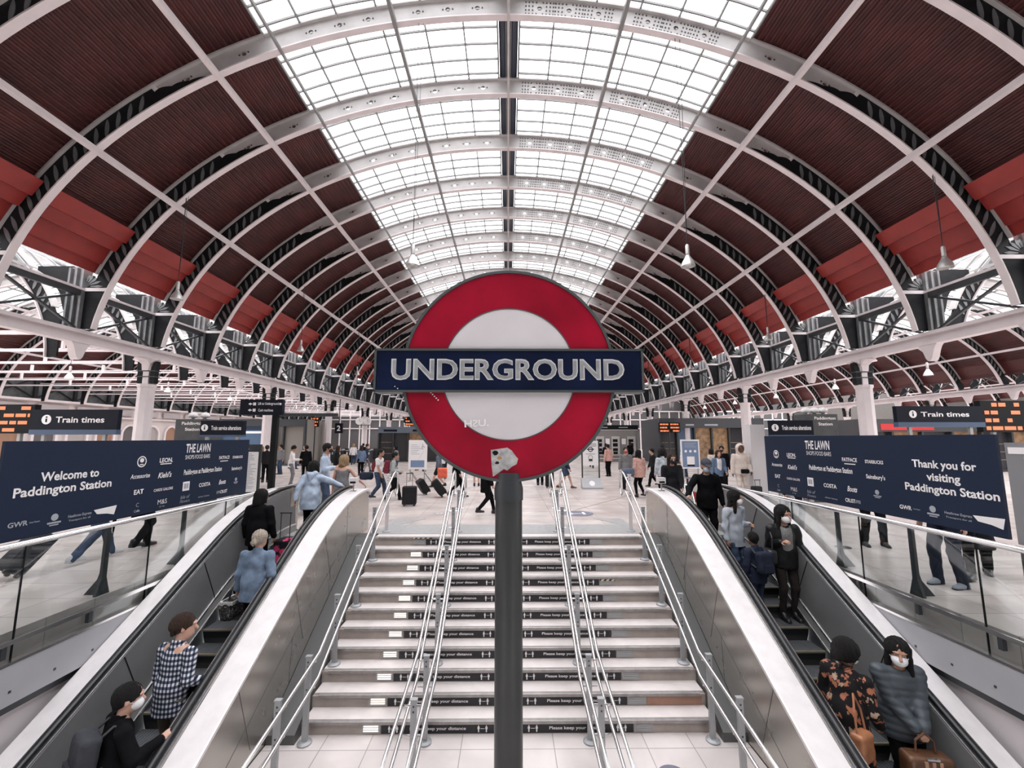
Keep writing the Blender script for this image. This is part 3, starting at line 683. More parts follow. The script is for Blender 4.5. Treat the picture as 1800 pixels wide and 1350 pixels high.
# ================================================================== escalators
def deck_z(y):
    if y <= 7.5: return .08+.577*(y-7.2)
    if y >= 9.9: return .945
    d = y-7.5; return .253+.577*d-.577*d*d/4.8
PATH_Y = [0.6, 2, 3.5, 5, 6.5, 7.5]+[7.5+2.4*i/12 for i in range(1, 13)]
def nose_k(k): return 7.22+.346*k
def step_z(y):
    k = math.floor((y-7.22)/.346)
    return min(0.0, deck_z(nose_k(k))-1.0+(.055 if k > 5 else 0))
def path(yend=9.9, y_start=.6): return [(y, deck_z(y)) for y in PATH_Y if y_start <= y <= yend+1e-6]
def escalator(s, label):
    e = thing('escalator', label, 'escalator', (0, 0, 0))
    def sw(prof, name, m, pth=None, smooth=False, parent=e, closed=True):
        return MB().sweep([(s*x, z) for x, z in prof], pth or path(), closed).obj(name, m, parent, smooth)
    # newel path: flat then rounded down
    flat = path()+[(10.0, .945), (10.12, .935)]
    end = flat+[(10.22, .90), (10.29, .83)]
    # outer cladding facing the stairs
    cl = MB(); P = path()+[(10.05, .93), (10.2, .85), (10.26, .7), (10.28, .3), (10.28, .0)]
    poly = [(y, z-.05) for y, z in P]+[(9.6, 0.0), (9.6, -5.0), (.6, -5.0)]
    cl.prism(poly, lambda a, b, t: (t, a, b), s*3.25, s*3.29); C = cl.obj('cladding', M_STEEL, e)
    x = s*3.249
    def seam(a, b, up): MB().bar(a, b, .003, .005, up).obj('panel_seam', M_DGREY, C)
    for yv in (8.95, 7.9, 6.9, 5.6, 4.4):
        seam((x, yv, deck_z(yv)-.06), (x, yv+.35 if yv < 8 else yv, deck_z(yv)-.06-.9), (0, 1, 0))
    seam((x, 9.0, deck_z(9.0)-.75), (x, 6.9, deck_z(6.9)-.80), (0, 0, 1)); seam((x, 6.9, deck_z(6.9)-.80), (x, 4.2, deck_z(4.2)-.72), (0, 0, 1))
    for yv in (8.2, 6.9, 5.2): seam((x, yv, deck_z(yv)-.8), (x, yv-.2, -4.9), (0, 1, 0))
    # decks
    sw([(3.215, -.05), (3.215, -.005), (3.23, .004), (3.55, .004), (3.56, -.03), (3.56, -.05)], 'deck', M_DECK, end)
    sw([(5.06, -.03), (5.07, .004), (5.315, .004), (5.33, -.005), (5.33, -.07), (5.06, -.07)], 'deck', M_DECK, end)
    # handrails: closed loop end
    for xc in (3.655, 4.985):
        hp = [(y, z+.05) for y, z in path()]+[(10.1, .995), (10.25, .97), (10.34, .90), (10.37, .80), (10.33, .70)]
        n = 10; prof = [(xc+.042*math.cos(2*PI*i/n)*(1 if abs(math.cos(2*PI*i/n)) < .9 else 1.0), .028*math.sin(2*PI*i/n)) for i in range(n)]
        H = sw(prof, 'handrail', M_BLACK, hp, True)
        gp = [(y, z) for y, z in flat]
        sw([(xc-.055, -.03), (xc-.05, .018), (xc+.05, .018), (xc+.055, -.03)], 'rail_guide', M_DGREY, gp)
        for dx in (-.068, .068):
            sw([(xc+dx-.008, -.03), (xc+dx-.008, .022), (xc+dx+.008, .022), (xc+dx+.008, -.03)], 'guide_strip', M_TUBE, gp)
    # inner panels and skirts
    for a_, sg in ((3.735, 1), (4.905, -1)):
        sw([(a_, .0), (a_+sg*.05, -.76), (a_+sg*.03, -.76), (a_-sg*.02, .0)], 'inner_panel', M_PANELD, flat)
        bx = a_+sg*.05
        sw([(bx-sg*.01, -.76), (bx+sg*.022, -.765), (bx+sg*.022, -.80), (bx-sg*.01, -.80)], 'trim_strip', M_TUBE, flat)
        sw([(bx-sg*.01, -.80), (bx+sg*.015, -.80), (bx+sg*.03, -.93), (bx+sg*.0, -.93)], 'skirt_panel', M_GREYL, flat)
        sw([(bx+sg*.0, -.93), (bx+sg*.04, -.93), (bx+sg*.04, -.965), (bx+sg*.0, -.965)], 'trim_strip', M_TUBE, flat)
        sw([(bx+sg*.0, -.965), (bx+sg*.03, -.965), (bx+sg*.03, -1.35), (bx+sg*.0, -1.35)], 'skirt_panel', M_DGREY, flat)
        for yv in (8.6, 7.25, 5.9, 4.6, 3.4):
            MB().bar((s*(a_+sg*.004), yv, deck_z(yv)-.01), (s*(a_+sg*.052), yv+.25, deck_z(yv)-.62), .006, .012, (0, 1, 0)).obj('panel_seam', M_BLACKM, e)
    # outer fascia of the truss on the void side
    sw([(5.29, -.07), (5.325, -.07), (5.325, -1.5), (5.29, -1.5)], 'outer_cladding', M_FASC, path())
    # steps
    tread = MB(); tread.box(-.495, .495, 0, .36, -.03, 0)
    for q in range(24): tread.box(-.49+q*.0412, -.475+q*.0412, .004, .355, 0, .006)
    tm = tread.mesh('step tread', mat('ribbed step grey', (.115, .12, .13), .5, .4))
    rm_ = MB().prism([(0, -.02), (.0, -.04), (.02, -.12), (.06, -.235), (.08, -.235), (.05, -.02)], lambda a, b, t: (t, a, b), -.49, .49).mesh('step riser', M_BLACKM)
    ym = MB().box(-.49, .49, -.004, .018, -.012, .008).mesh('step edge', mat('worn yellow edge', (.20, .17, .115), .5))
    for k in range(-15, 8):
        y = nose_k(k); z = deck_z(y)-1.0
        if y > 9.55: continue
        z = min(z, -.004)
        t = link('step', tm, e, (s*4.32, y, z)); link('step_riser', rm_, t); link('step_edge', ym, t)
    cp = MB(); cp.box(s*4.32-.5, s*4.32+.5, 9.6, 10.3, -.05, .004); cp.obj('comb_plate', M_GREYL, e)
    # truss floor and end blocks
    b = MB(); b.prism([(9.6, -.06), (10.3, -.06), (10.3, -.36), (9.6, -.4)], lambda a, b_, t: (t, a, b_), s*3.29, s*5.3); b.obj('truss_end', M_DGREY, e)
    ff = MB(); ff.box(*sorted((s*3.27, s*3.80)), 9.9, 10.26, .0, .90); f2 = ff.obj('newel', M_STEEL, e)
    ff = MB(); ff.box(*sorted((s*4.88, s*5.32)), 9.9, 10.26, .0, .90); ff.obj('newel', M_STEEL, e)
    # button box on its little stem
    bb = MB(); bx = s*3.40; bb.box(bx-.012, bx+.012, 9.63, 9.65, .93, 1.10); bb.box(bx-.07, bx+.07, 9.6, 9.68, .94, .955); bb.obj('control_stem', M_TUBE, e)
    bb = MB(); bb.box(bx-.085, bx+.085, 9.58, 9.72, 1.10, 1.23); B = bb.obj('control_box', M_DECK, e)
    MB().box(bx-.06, bx+.06, 9.574, 9.58, 1.115, 1.155).obj('control_slot', M_BLACKM, B)
    return e
escalator(-1, 'upward escalator left of the stairs with riders seen from behind')
escalator(1, 'downward escalator right of the stairs with riders facing the viewer')

# ================================================================== glass balustrades around the void
def balustrade(s, sn, posts, joints, label):
    b = thing('glass_balustrade', label, 'balustrade', (0, 0, 0)); X = s*5.40
    ys = [2.2, 3.4]+joints+[10.25]
    for a, c in zip(ys[:-1], ys[1:]):
        MB().box(X-.006, X+.006, a+.006, c-.006, -.30, .90).obj('glass_panel', M_GLASS, b)
    for y in joints: MB().box(X-.008, X+.008, y-.006, y+.006, -.30, .9).obj('joint', M_BLACKM, b)
    for y in posts:
        m = MB(); xo = s*5.50; m.prism([(y-.10, 0), (y+.10, 0), (y+.035, .22), (y+.03, .92), (y-.03, .92), (y-.035, .22)], lambda a, c, t: (t, a, c), xo-.02, xo+.02)
        m.prism([(xo+s*.02, 0), (xo+s*.22, 0), (xo+s*.06, .2), (xo+s*.02, .35)], lambda a, c, t: (a, t, c), y-.015, y+.015)
        m.obj('post', M_DGREY, b)
    MB().tube([(X, 2.2, .93), (X, 10.3, .93), (X*.99, 11.6, .93), (X*.985, 12.9, .93)], .034, 10).obj('top_rail', M_TUBE, b, True)
    for y in (11.6, 12.85): MB().box(X*.985-.02, X*.985+.02, y-.03, y+.03, 0, .92).obj('post', M_DGREY, b)
    MB().box(*sorted((X*.985+s*.03, X*.985+s*.04)), 10.5, 12.8, .08, .88).obj('glass_panel', M_GLASS, b)
    kz = -.08 if s < 0 else -.02
    MB().box(*sorted((s*5.34, s*5.366)), 2.2, 10.2, kz-.03, kz+.02).obj('kick_rail', M_TUBE, b)
    for y in np.arange(3.0, 9.9, .95): MB().box(*sorted((s*5.345, s*5.392)), y-.025, y+.025, kz-.16, kz-.03).obj('kick_bracket', M_DGREY, b)
    # lower fascia carrying the glass
    MB().box(*sorted((s*5.34, s*5.45)), 2.2, 10.3, -.74, -.30).obj('fascia', M_FASC, b)
    MB().box(*sorted((s*5.335, s*5.46)), 2.2, 10.3, -.32, -.29).obj('glass_channel', M_TUBE, b)
    bt = MB()
    for y in np.arange(2.7, 9.9, .46): bt.obox((s*5.338, y, -.60), (.004, 0, 0), (0, .012, 0), (0, 0, .012))
    bt.obj('bolt', M_DGREY, b)
    MB().box(*sorted((s*5.40, s*5.46)), 2.2, 10.3, -.84, -.74).obj('shadow_gap', M_DGREY, b)
    return b
balustrade(-1, 'left', [3.3, 4.7, 6.13, 7.53, 8.95], [5.02, 6.73, 8.45], 'glass balustrade with steel rail beside the upward escalator')
balustrade(1, 'right', [3.3, 4.67, 5.98, 7.3, 8.6], [5.07, 6.73, 8.3], 'glass balustrade with steel rail beside the downward escalator')

# ================================================================== welcome boards
def board(s, y0, y1, z0, z1, items, label):
    x = s*5.47
    b = MB().box(*sorted((x, x+s*.035)), y0, y1, z0, z1).obj('welcome_board', M_NAVY); tag(b, label, 'sign board')
    right = (0, 1, 0) if s < 0 else (0, -1, 0); fx = x-s*.001
    for it in items:
        s_, y, z, cap = it[:4]; kw = it[4] if len(it) > 4 else {}
        c = (fx, y, z)
        if s_ == '#ring':
            m = MB(); n = 28; r1, r0 = cap/2, cap*.40
            for i in range(n):
                a = 2*PI*i/n; m.v += [(fx-s*.003, y+r1*math.cos(a), z+r1*math.sin(a)), (fx-s*.003, y+r0*math.cos(a), z+r0*math.sin(a))]
            for i in range(n): j = (i+1) % n; m.f.append((2*i, 2*j, 2*j+1, 2*i+1))
            m.prism([(y+.22*cap*math.cos(2*PI*i/10), z+.02+.2*cap*math.sin(2*PI*i/10)) for i in range(10)], lambda p, q, t: (t, p, q), fx-s*.004, fx-s*.001)
            m.box(*sorted((fx-s*.004, fx-s*.001)), y-.03, y+.03, z-.05, z-.035); m.obj('logo_ring', M_TXT, b)
        elif s_ == '#disc':
            m = MB(); n = 18
            m.prism([(y+cap*.32*math.cos(2*PI*i/n), z+.25*cap+cap*.32*math.sin(2*PI*i/n)) for i in range(n)], lambda p, q, t: (t, p, q), fx-s*.004, fx-s*.001)
            m.box(*sorted((fx-s*.004, fx-s*.001)), y-.6*cap, y+.6*cap, z-.32*cap, z-.16*cap); m.box(*sorted((fx-s*.004, fx-s*.001)), y-.4*cap, y+.4*cap, z-.5*cap, z-.4*cap); m.obj('logo_emblem', M_TXTG, b)
        elif s_ == '#square':
            m = MB(); m.box(*sorted((fx-s*.004, fx-s*.001)), y-.075, y+.075, z-.075, z+.075); q = m.obj('logo_square', M_TXT, b)
            mm = MB()
            for i in range(2): mm.box(*sorted((fx-s*.006, fx-s*.004)), y-.05+.055*i, y-.005+.055*i, z-.04, z+.045)
            mm.obj('logo_detail', M_TXTG, q)
        elif s_ == '#arrow':
            m = MB(); k = 1 if s < 0 else -1
            m.prism([(y-k*.17, z+.045), (y+k*.16, z+.06), (y+k*.13, z-.06), (y+k*.02, z-.03), (y-k*.12, z-.015)], lambda p, q, t: (t, p, q), fx-s*.004, fx-s*.001); m.obj('logo_arrow', M_TXT, b)
        elif s_ == '#arc':
            m = MB(); m.box(*sorted((fx-s*.004, fx-s*.001)), y-.11, y+.11, z-.065, z-.05); m.obj('logo_rule', M_TXT, b)
        elif s_ == '#block':
            m = MB(); m.box(*sorted((fx-s*.004, fx-s*.001)), y-.15, y+.15, z-.035, z+.035); q = m.obj('logo_block', M_TXTG, b)
        else:
            kw = dict(kw); m_ = kw.pop('m', M_TXT)
            text('lettering', s_, cap, c, right, (0, 0, 1), m_, b, thick=.004, **kw)
    return b
T2 = dict(bold=.035)
def logo_grid(cy, dz, cap=1.0):
    """rows of shop names common to both boards; cy(i) column positions"""
    z1, z2, z3, z4 = [z+dz for z in (1.75, 1.52, 1.30, 1.085)]
    return [('#ring', cy[0], z1, .165), ('LEON.', cy[1], z1, .07, T2), ('#arc', cy[1], z1-.0, 0), ('FATFACE', cy[4], z1-.02, .06, dict(bold=.03, width=.30)), ('#arc', cy[4], z1-.03, 0), ('STARBUCKS', cy[5], z1-.03, .05, dict(bold=.035, width=.32)),
            ('Accessorize', cy[0], z2+.02, .065, dict(bold=.02, width=.34, shear=.2)), ("Kiehl's", cy[1], z2, .085, dict(shear=.3, bold=.03, width=.27)), ("Sainsbury's", cy[5], z2-.03, .062, dict(bold=.03, width=.33)),
            ('EAT', cy[0], z3+.01, .07, T2), ('CARDS GALORE', cy[1], z3-.005, .042, dict(width=.38)), ('#square', cy[2], z3-.01, .15), ('COSTA', cy[3], z3-.03, .065, T2), ('Boots', cy[4], z3-.03, .085, dict(shear=.35, bold=.03, width=.2)), ('#disc', cy[5], z3-.05, .11),
            ('C', cy[0], z4+.035, .06, dict(bold=0, m=M_TXTG)), ('Caffe', cy[0], z4-.05, .035, dict(m=M_TXTG)), ('M&S', cy[1], z4+.02, .075, dict(bold=0)), ('EST. 1884', cy[1], z4-.055, .018, dict(m=M_TXTG)), ('Isle of', cy[2], z4+.03, .06, dict(shear=.3, bold=0, m=M_TXTG)), ('Flowers', cy[2]+.0, z4-.04, .05, dict(shear=.3, bold=0, m=M_TXTG)), ('oliver bonas', cy[3], z4-.02, .026, dict(m=M_TXTG, width=.28)), ('UPPER', cy[4]-.09, z4, .05, dict(m=M_TXTG, width=.11)), ('CRUST', cy[4]+.06, z4, .06, dict(width=.2, bold=.03))]
LCY = [6.52, 6.98, 7.46, 7.91, 8.39, 8.80]
left_items = logo_grid(LCY, 0) + [('Welcome to', 5.50, 1.645, .105, dict(bold=.035, width=.72)), ('Paddington Station', 5.47, 1.475, .105, dict(bold=.035, width=1.18)),
    ('THE LAWN', 7.68, 1.925, .15, dict(bold=.03, width=.60, shear=.05)), ('SHOPS·FOOD·BARS', 7.68, 1.775, .072, dict(bold=0, width=.60)), ('Paddington at Paddington Station', 7.86, 1.51, .08, dict(bold=.03, width=.96, height=.115)),
    ('GWR', 4.97, 1.145, .055, dict(bold=.035, m=M_TXTG, width=.2)), ('Great Western', 5.14, 1.14, .018, dict(m=M_TXTG, width=.11)), ('#disc', 5.36, 1.12, .13), ('Heathrow Express', 5.67, 1.125, .035, dict(m=M_TXTG, width=.3)), ('Transport for all', 5.67, 1.075, .022, dict(m=M_TXTG, width=.28)), ('#arrow', 6.02, 1.11, .1)]
board(-1, 4.74, 9.16, .97, 2.065, left_items, 'navy welcome board with white shop names above the left balustrade')
RCY = [8.76, 8.29, 7.82, 7.35, 6.88, 6.42]
right_items = logo_grid(RCY, .025) + [('Thank you for', 5.41, 1.75, .10, dict(bold=.035, width=.80)), ('visiting', 5.42, 1.585, .10, dict(bold=.035, width=.42)), ('Paddington Station', 5.38, 1.435, .10, dict(bold=.035, width=1.14)),
    ('THE LAWN', 7.58, 1.975, .155, dict(bold=.03, width=.60, shear=.05)), ('SHOPS·FOOD·BARS', 7.56, 1.83, .074, dict(bold=0, width=.60)), ('Paddington at Paddington Station', 7.33, 1.565, .08, dict(bold=.03, width=.98, height=.115)),
    ('GWR', 5.98, 1.155, .055, dict(bold=.035, width=.18)), ('Great Western', 5.82, 1.155, .018, dict(m=M_TXTG, width=.1)), ('#disc', 5.60, 1.16, .13), ('Heathrow Express', 5.29, 1.175, .032, dict(m=M_TXTG, width=.32)), ('Transport for all', 5.29, 1.125, .02, dict(m=M_TXTG, width=.3)), ('#arrow', 4.95, 1.155, .1)]
board(1, 4.78, 9.13, 1.00, 2.14, right_items, 'navy thank you board with white shop names above the right balustrade')

# ================================================================== the roundel sign on its post
RS = thing('underground_sign', 'large red roundel sign with navy UNDERGROUND bar on a grey post', 'sign', (0.005, 2.8, -1.98))
zc = 2.52+1.98; R_ = .682
M_SRED = mat('enamel red', (.30, .006, .024), .14, noise=.25, nscale=3, bump=.02, bscale=300, spec=.35)
M_SWHT = mat('enamel white', (.64, .61, .625), .2, noise=.03, nscale=5, spec=.35)
M_SNAV = mat('enamel navy', (.006, .011, .036), .16, noise=.3, nscale=3, spec=.3)
M_RIM = mat('sign rim', (.10, .115, .115), .4, .5)
def disc(mb, r, y0, y1, r0=None, n=96, yoff=0):
    pts = [(r*math.cos(2*PI*i/n), r*math.sin(2*PI*i/n)) for i in range(n)]
    if r0 is None: mb.prism(pts, lambda a, b, t: (a, t, zc+b), y0, y1)
    else:
        b0 = len(mb.v)
        for y in (y0, y1):
            for q in (r, r0): mb.v += [(q*math.cos(2*PI*i/n), y, zc+q*math.sin(2*PI*i/n)) for i in range(n)]
        for i in range(n):
            j = (i+1) % n
            mb.f += [(b0+i, b0+j, b0+n+j, b0+n+i), (b0+2*n+i, b0+3*n+i, b0+3*n+j, b0+2*n+j), (b0+i, b0+2*n+i, b0+2*n+j, b0+j), (b0+n+i, b0+n+j, b0+3*n+j, b0+3*n+i)]
    return mb
disc(MB(), R_, -.045, .045, .432).obj('red_ring', M_SRED, RS)
disc(MB(), R_+.014, -.055, .055, R_-.004).obj('rim', M_RIM, RS, True, .5)
disc(MB(), .434, -.043, .043).obj('white_disc', M_SWHT, RS)
disc(MB(), .437, -.0465, -.030, .431).obj('disc_edge', M_RIM, RS)
bz0, bz1 = 2.400+1.98, 2.672+1.98
MB().box(-.855, .860, -.060, .060, bz0, bz1).obj('name_bar', M_SNAV, RS)
fb = MB()
for z in (bz0, bz1): fb.box(-.872, .877, -.068, .068, z-.007, z+.007)
for x in (-.866, .871): fb.box(x-.007, x+.007, -.068, .068, bz0, bz1)
fb.obj('bar_frame', M_RIM, RS)
M_LT1 = mat('letter outline', (.62, .62, .62), .4); M_LT2 = mat('letter grey', (.34, .345, .35), .35, .2, noise=.2, nscale=20)
text('letter_outline', 'UNDERGROUND', .137, (-.005, -.0605, (bz0+bz1)/2+.006), (1, 0, 0), (0, 0, 1), M_LT1, RS, bold=.045, thick=.002, width=1.515, height=.142)
text('lettering', 'UNDERGROUND', .130, (-.005, -.0605, (bz0+bz1)/2+.006), (1, 0, 0), (0, 0, 1), M_LT2, RS, bold=.012, thick=.004, width=1.497, height=.124)
# post with collar
MB().lathe([(0, 0), (.17, 0), (.17, .02), (.086, .03), (.086, 3.70), (.0, 3.70)], seg=28).obj('post', mat('post grey', (.05, .053, .053), .38, .35, noise=.15, nscale=3), RS, True, .5)
MB().lathe([(.0, 3.69), (.092, 3.69), (.092, 3.76), (.082, 3.80), (.082, 3.86), (.0, 3.86)], seg=28).obj('collar', M_DGREY, RS, True, .5)
# torn sticker, mirrored transfer, scratches
ts = MB(); ts.prism([(-.115, -.495), (-.035, -.485), (-.01, -.48), (.02, -.50), (.045, -.535), (.06, -.55), (.05, -.585), (.02, -.60), (-.01, -.625), (-.03, -.615), (-.065, -.64), (-.10, -.662), (-.108, -.60)], lambda a, b, t: (a, t, zc+b), -.0475, -.045)
T = ts.obj('torn_sticker', mat('torn paper', (.42, .41, .41), .8, noise=.3, nscale=25), RS)
for i, (x, z, r) in enumerate(((-.085, -.515, .02), (-.06, -.545, .014), (-.075, -.575, .012))):
    MB().prism([(x+r*math.cos(2*PI*q/7)*(1+.4*math.sin(3*q+i)), z+r*.8*math.sin(2*PI*q/7)) for q in range(7)], lambda a, b, t: (a, t, zc+b), -.0486, -.0474).obj('ink_patch', M_BLACKM if i != 1 else mat('ochre ink', (.4, .22, .08), .6), T)
text('mirrored_transfer', '.USH', .045, (-.207, -.0405, zc-.325), (1, 0, .06), (-.06, 0, 1), M_TXT, RS, bold=.03, thick=.007, width=.155, mirror=True)
sc_ = MB()
for i in range(5):
    sc_.obox((-.505+.012*i, -.0455, zc-.128-.012*i), (.004, 0, .002), (0, .0012, 0), (-.0015, 0, .003)); sc_.obox((-.735+.018*i, -.061, 2.42+1.98-.013*i+.01), (.003, 0, .001), (0, .0012, 0), (-.001, 0, .003)) if i < 3 else None
sc_.obj('paint_chips', M_TXT, RS)
# ================================================================== hanging lamps
M_SHADE = mat('spun lamp shade', (.52, .51, .50), .35, .5)
def lamp_proto(L=5.0):
    t = thing('hanging_lamp', 'x', 'lamp')
    MB().lathe([(.0, .33), (.06, .33), (.075, .28), (.11, .22), (.17, .12), (.20, .0), (.185, .0), (.15, .11), (.09, .2), (.0, .24)], seg=18).obj('lamp_shade', M_SHADE, t, True, .7)
    MB().lathe([(0, .36), (.055, .36), (.055, .62), (.04, .66), (0, .66)], seg=12).obj('gear_housing', M_SHADE, t, True, .7)
    MB().lathe([(0, .02), (.08, .05), (.09, .12), (.05, .2), (0, .22)], seg=12).obj('bulb', mat('frosted bulb', (.7, .68, .66), .4), t, True)
    return t
LP = lamp_proto(); _lfirst = True
def hang(x, y, z, top, label, sc=1.0, two=True):
    global _lfirst
    if _lfirst: r = LP; _lfirst = False; r.location = (x, y, z); r['label'] = label; r['group'] = 'hanging station lamps'
    else: r = dup(LP, (x, y, z), 0, label, 'hanging station lamps')
    r.scale = (sc, sc, sc)
    m = MB(); h = (top-z)/sc
    m.tube([(-.0, 0, .64), (-.03, 0, h)], .009/sc, 5)
    if two: m.tube([(.0, 0, .64), (.12, 0, h)], .007/sc, 5)
    m.obj('suspension_wire', M_DGREY, r)
hang(-2.75, 11.75, 7.0, 14.86, 'grey bell lamp on long wires above the left end of the roundel sign')
hang(5.2, 11.75, 7.02, 14.38, 'grey bell lamp on long wires above the right end of the roundel sign')
for x, k, lab in ((12.7, 0, 'large'), (13.1, 3, 'second'), (13.1, 6, 'third'), (13.1, 9, 'fourth'), (13.1, 12, 'fifth')):
    y = Y0+DY*k; z = 4.68+10.42*math.sqrt(1-(x/14.7)**2)
    hang(x, y, 7.0, z-.06, f'bell lamp hanging low beside the right roof ribs, {lab} from the front', two=False)
for x, k, lab in ((-11.8, 1, 'nearest'), (-11.8, 4, 'second'), (-11.8, 7, 'third'), (-11.8, 10, 'fourth')):
    y = Y0+DY*k; z = 4.68+10.42*math.sqrt(1-(x/14.7)**2)
    hang(x, y, 7.0, z-.06, f'bell lamp hanging low beside the left roof ribs, {lab} of its row', two=False)
for i, k in enumerate((1, 3, 5, 7, 9, 11)):
    y = Y0+DY*k
    hang(-21.5, y, 4.95, 5.77, f'bell lamp under a tie rod of the left aisle, {ORD[i]} from the camera', two=False)
    hang(21.0, y, 5.2, 9.9, f'bell lamp hanging in the right aisle, {ORD[i]} from the camera', two=False)

# ================================================================== signs on the concourse
def ibox(mb, x0, x1, y0, y1, z0, z1): mb.box(x0, x1, y0, y1, z0, z1); return mb
def info_mark(x, y, z, r, parent):
    n = 20; m = MB(); m.prism([(x+r*math.cos(2*PI*i/n), z+r*math.sin(2*PI*i/n)) for i in range(n)], lambda a, b, t: (a, t, b), y-.006, y-.001)
    q = m.obj('info_symbol', M_TXT, parent); d = MB(); d.box(x-.18*r, x+.18*r, y-.009, y-.005, z-.55*r, z+.2*r); d.box(x-.18*r, x+.18*r, y-.009, y-.005, z+.34*r, z+.64*r); d.obj('info_letter', M_NAVYD, q)
def totem_sign(x0, x1, z0, z1, y, txt, label, strip=.16, tx=None, legs=True):
    t = thing('information_sign', label, 'sign', ((x0+x1)/2, y, 0)); w = (x1-x0)/2; h = z1-z0
    MB().box(-w, w, 0, .14, z0, z1).obj('sign_panel', M_NAVYD, t)
    if strip: MB().box(-w, w, -.02, .16, z0-strip, z0).obj('edge_strip', mat('slate blue strip', (.05, .085, .15), .5), t)
    r = h*.24; tw = (2*w)*.52 if tx is None else tx
    info_mark(-tw/2-r*.3, 0, (z0+z1)/2, r, t)
    text('lettering', txt, h*.30, (r*1.0+.03, -.002, (z0+z1)/2-.005), (1, 0, 0), (0, 0, 1), M_TXT, t, .025, .004, width=tw*.92)
    if legs:
        for sx in (-.7, .7): MB().box(w*sx-.05, w*sx+.05, .03, .11, 0, z0-strip).obj('leg', M_GREYL, t)
    return t
totem_sign(-15.45, -12.66, 2.37, 3.02, 14, 'Train times', 'dark Train times sign behind the left welcome board', tx=1.7)
totem_sign(12.85, 15.75, 2.62, 3.15, 14, 'Train times', 'dark Train times sign behind the right thank you board', tx=1.75)
totem_sign(-9.98, -8.58, 2.20, 2.66, 14, 'Train service alterations', 'small dark Train service alterations sign behind the left welcome board', .06, 1.05)
totem_sign(8.62, 10.04, 2.20, 2.68, 14, 'Train service alterations', 'small dark Train service alterations sign behind the right thank you board', .06, 1.05)
def led_board(x0, x1, z0, z1, y, label, cols=1, rows=4, legs=True, group=None):
    t = thing('departure_board', label, 'departure board', ((x0+x1)/2, y, 0), 0, group); w = (x1-x0)/2
    MB().box(-w, w, 0, .2, z0, z1).obj('case', M_BLACKM, t)
    rnd = random.Random(int(abs(x0)*100)); cw = 2*w/cols; rh = (z1-z0)/rows
    for c in range(cols):
        m = MB()
        for r in range(rows):
            xa = -w+cw*c+.08*cw
            while xa < -w+cw*(c+1)-.12*cw:
                L = cw*rnd.uniform(.1, .28); xe = min(xa+L, -w+cw*(c+1)-.08*cw)
                if rnd.random() < .8: m.box(xa, xe, -.008, -.001, z0+rh*(r+.25), z0+rh*(r+.72))
                xa = xe+.04*cw
        if m.v: m.obj('led_rows', M_LED, t)
    if legs:
        for sx in (-.8, .8): MB().box(w*sx-.05, w*sx+.05, .05, .15, 0, z0).obj('leg', M_GREYL, t)
    return t
led_board(-20.2, -15.6, 2.25, 3.2, 14.2, 'large departure board with orange rows at the far left', 3, 4)
led_board(15.9, 20.2, 2.3, 3.35, 14.2, 'large departure board with orange rows at the far right', 3, 4)
# station boxes
for x0, x1, zt, cx, side in ((-11.02, -9.98, 2.72, -10.42, 'left'), (10.14, 11.10, 2.90, 10.55, 'right')):
    t = thing('advert_kiosk', f'dark Paddington Station box beside the {side} train service sign', 'kiosk', ((x0+x1)/2, 14.3, 0)); w = (x1-x0)/2
    MB().box(-w, w, 0, .8, 0, zt).obj('body', mat('kiosk graphite', (.06, .062, .066), .5, noise=.2, nscale=4), t)
    text('lettering', 'Paddington', .10, (.05, -.002, zt-.15), (1, 0, 0), (0, 0, 1), M_TXT, t, .03, .003, width=.72)
    text('lettering', 'Station', .10, (.05, -.002, zt-.33), (1, 0, 0), (0, 0, 1), M_TXT, t, .03, .003, width=.48)
    for q, sx in enumerate((-.25, .15) if side == 'left' else (-.3, .0, .3)):
        d = MB(); d.lathe([(0, 0), (.05, 0), (.05, .06), (.13, .08), (.15, .15), (.10, .23), (0, .26)], (sx, .4, zt), 12); d.obj('globe', M_TXT, t, True)
# overhead direction sign on a black post
t = thing('direction_sign', 'navy overhead direction sign with arrows on a tall black post', 'sign', (-9.78, 18.1, 0))
MB().box(-.11, .11, -.09, .09, 0, 3.1).obj('post', M_BLACKM, t)
MB().box(-1.46, .30, -.12, .10, 3.06, 3.70).obj('sign_panel', M_NAVYD, t)
MB().box(.30, 2.6, -.06, .06, 3.0, 3.14).obj('arm', M_DGREY, t)
text('lettering', 'Lift to Underground', .11, (-.28, -.122, 3.52), (1, 0, 0), (0, 0, 1), M_TXT, t, .02, .003, width=.86)
text('lettering', 'Cash machines', .11, (-.38, -.122, 3.26), (1, 0, 0), (0, 0, 1), M_TXT, t, .02, .003, width=.62)
for z in (3.52, 3.26):
    m = MB(); m.prism([(-1.12, z), (-1.02, z+.06), (-1.02, z+.02), (-.96, z+.02), (-.96, z-.02), (-1.02, z-.02), (-1.02, z-.06)], lambda a, b, q: (a, q, b), -.126, -.121); m.obj('arrow', M_TXT, t)
    MB().box(-.92, -.80, -.126, -.121, z-.06, z+.06).obj('symbol', M_TXT, t)
n = 14; MB().prism([(.22+.05*math.cos(2*PI*i/n), 3.52+.05*math.sin(2*PI*i/n)) for i in range(n)], lambda a, b, q: (a, q, b), -.126, -.121).obj('symbol', M_TXT, t)
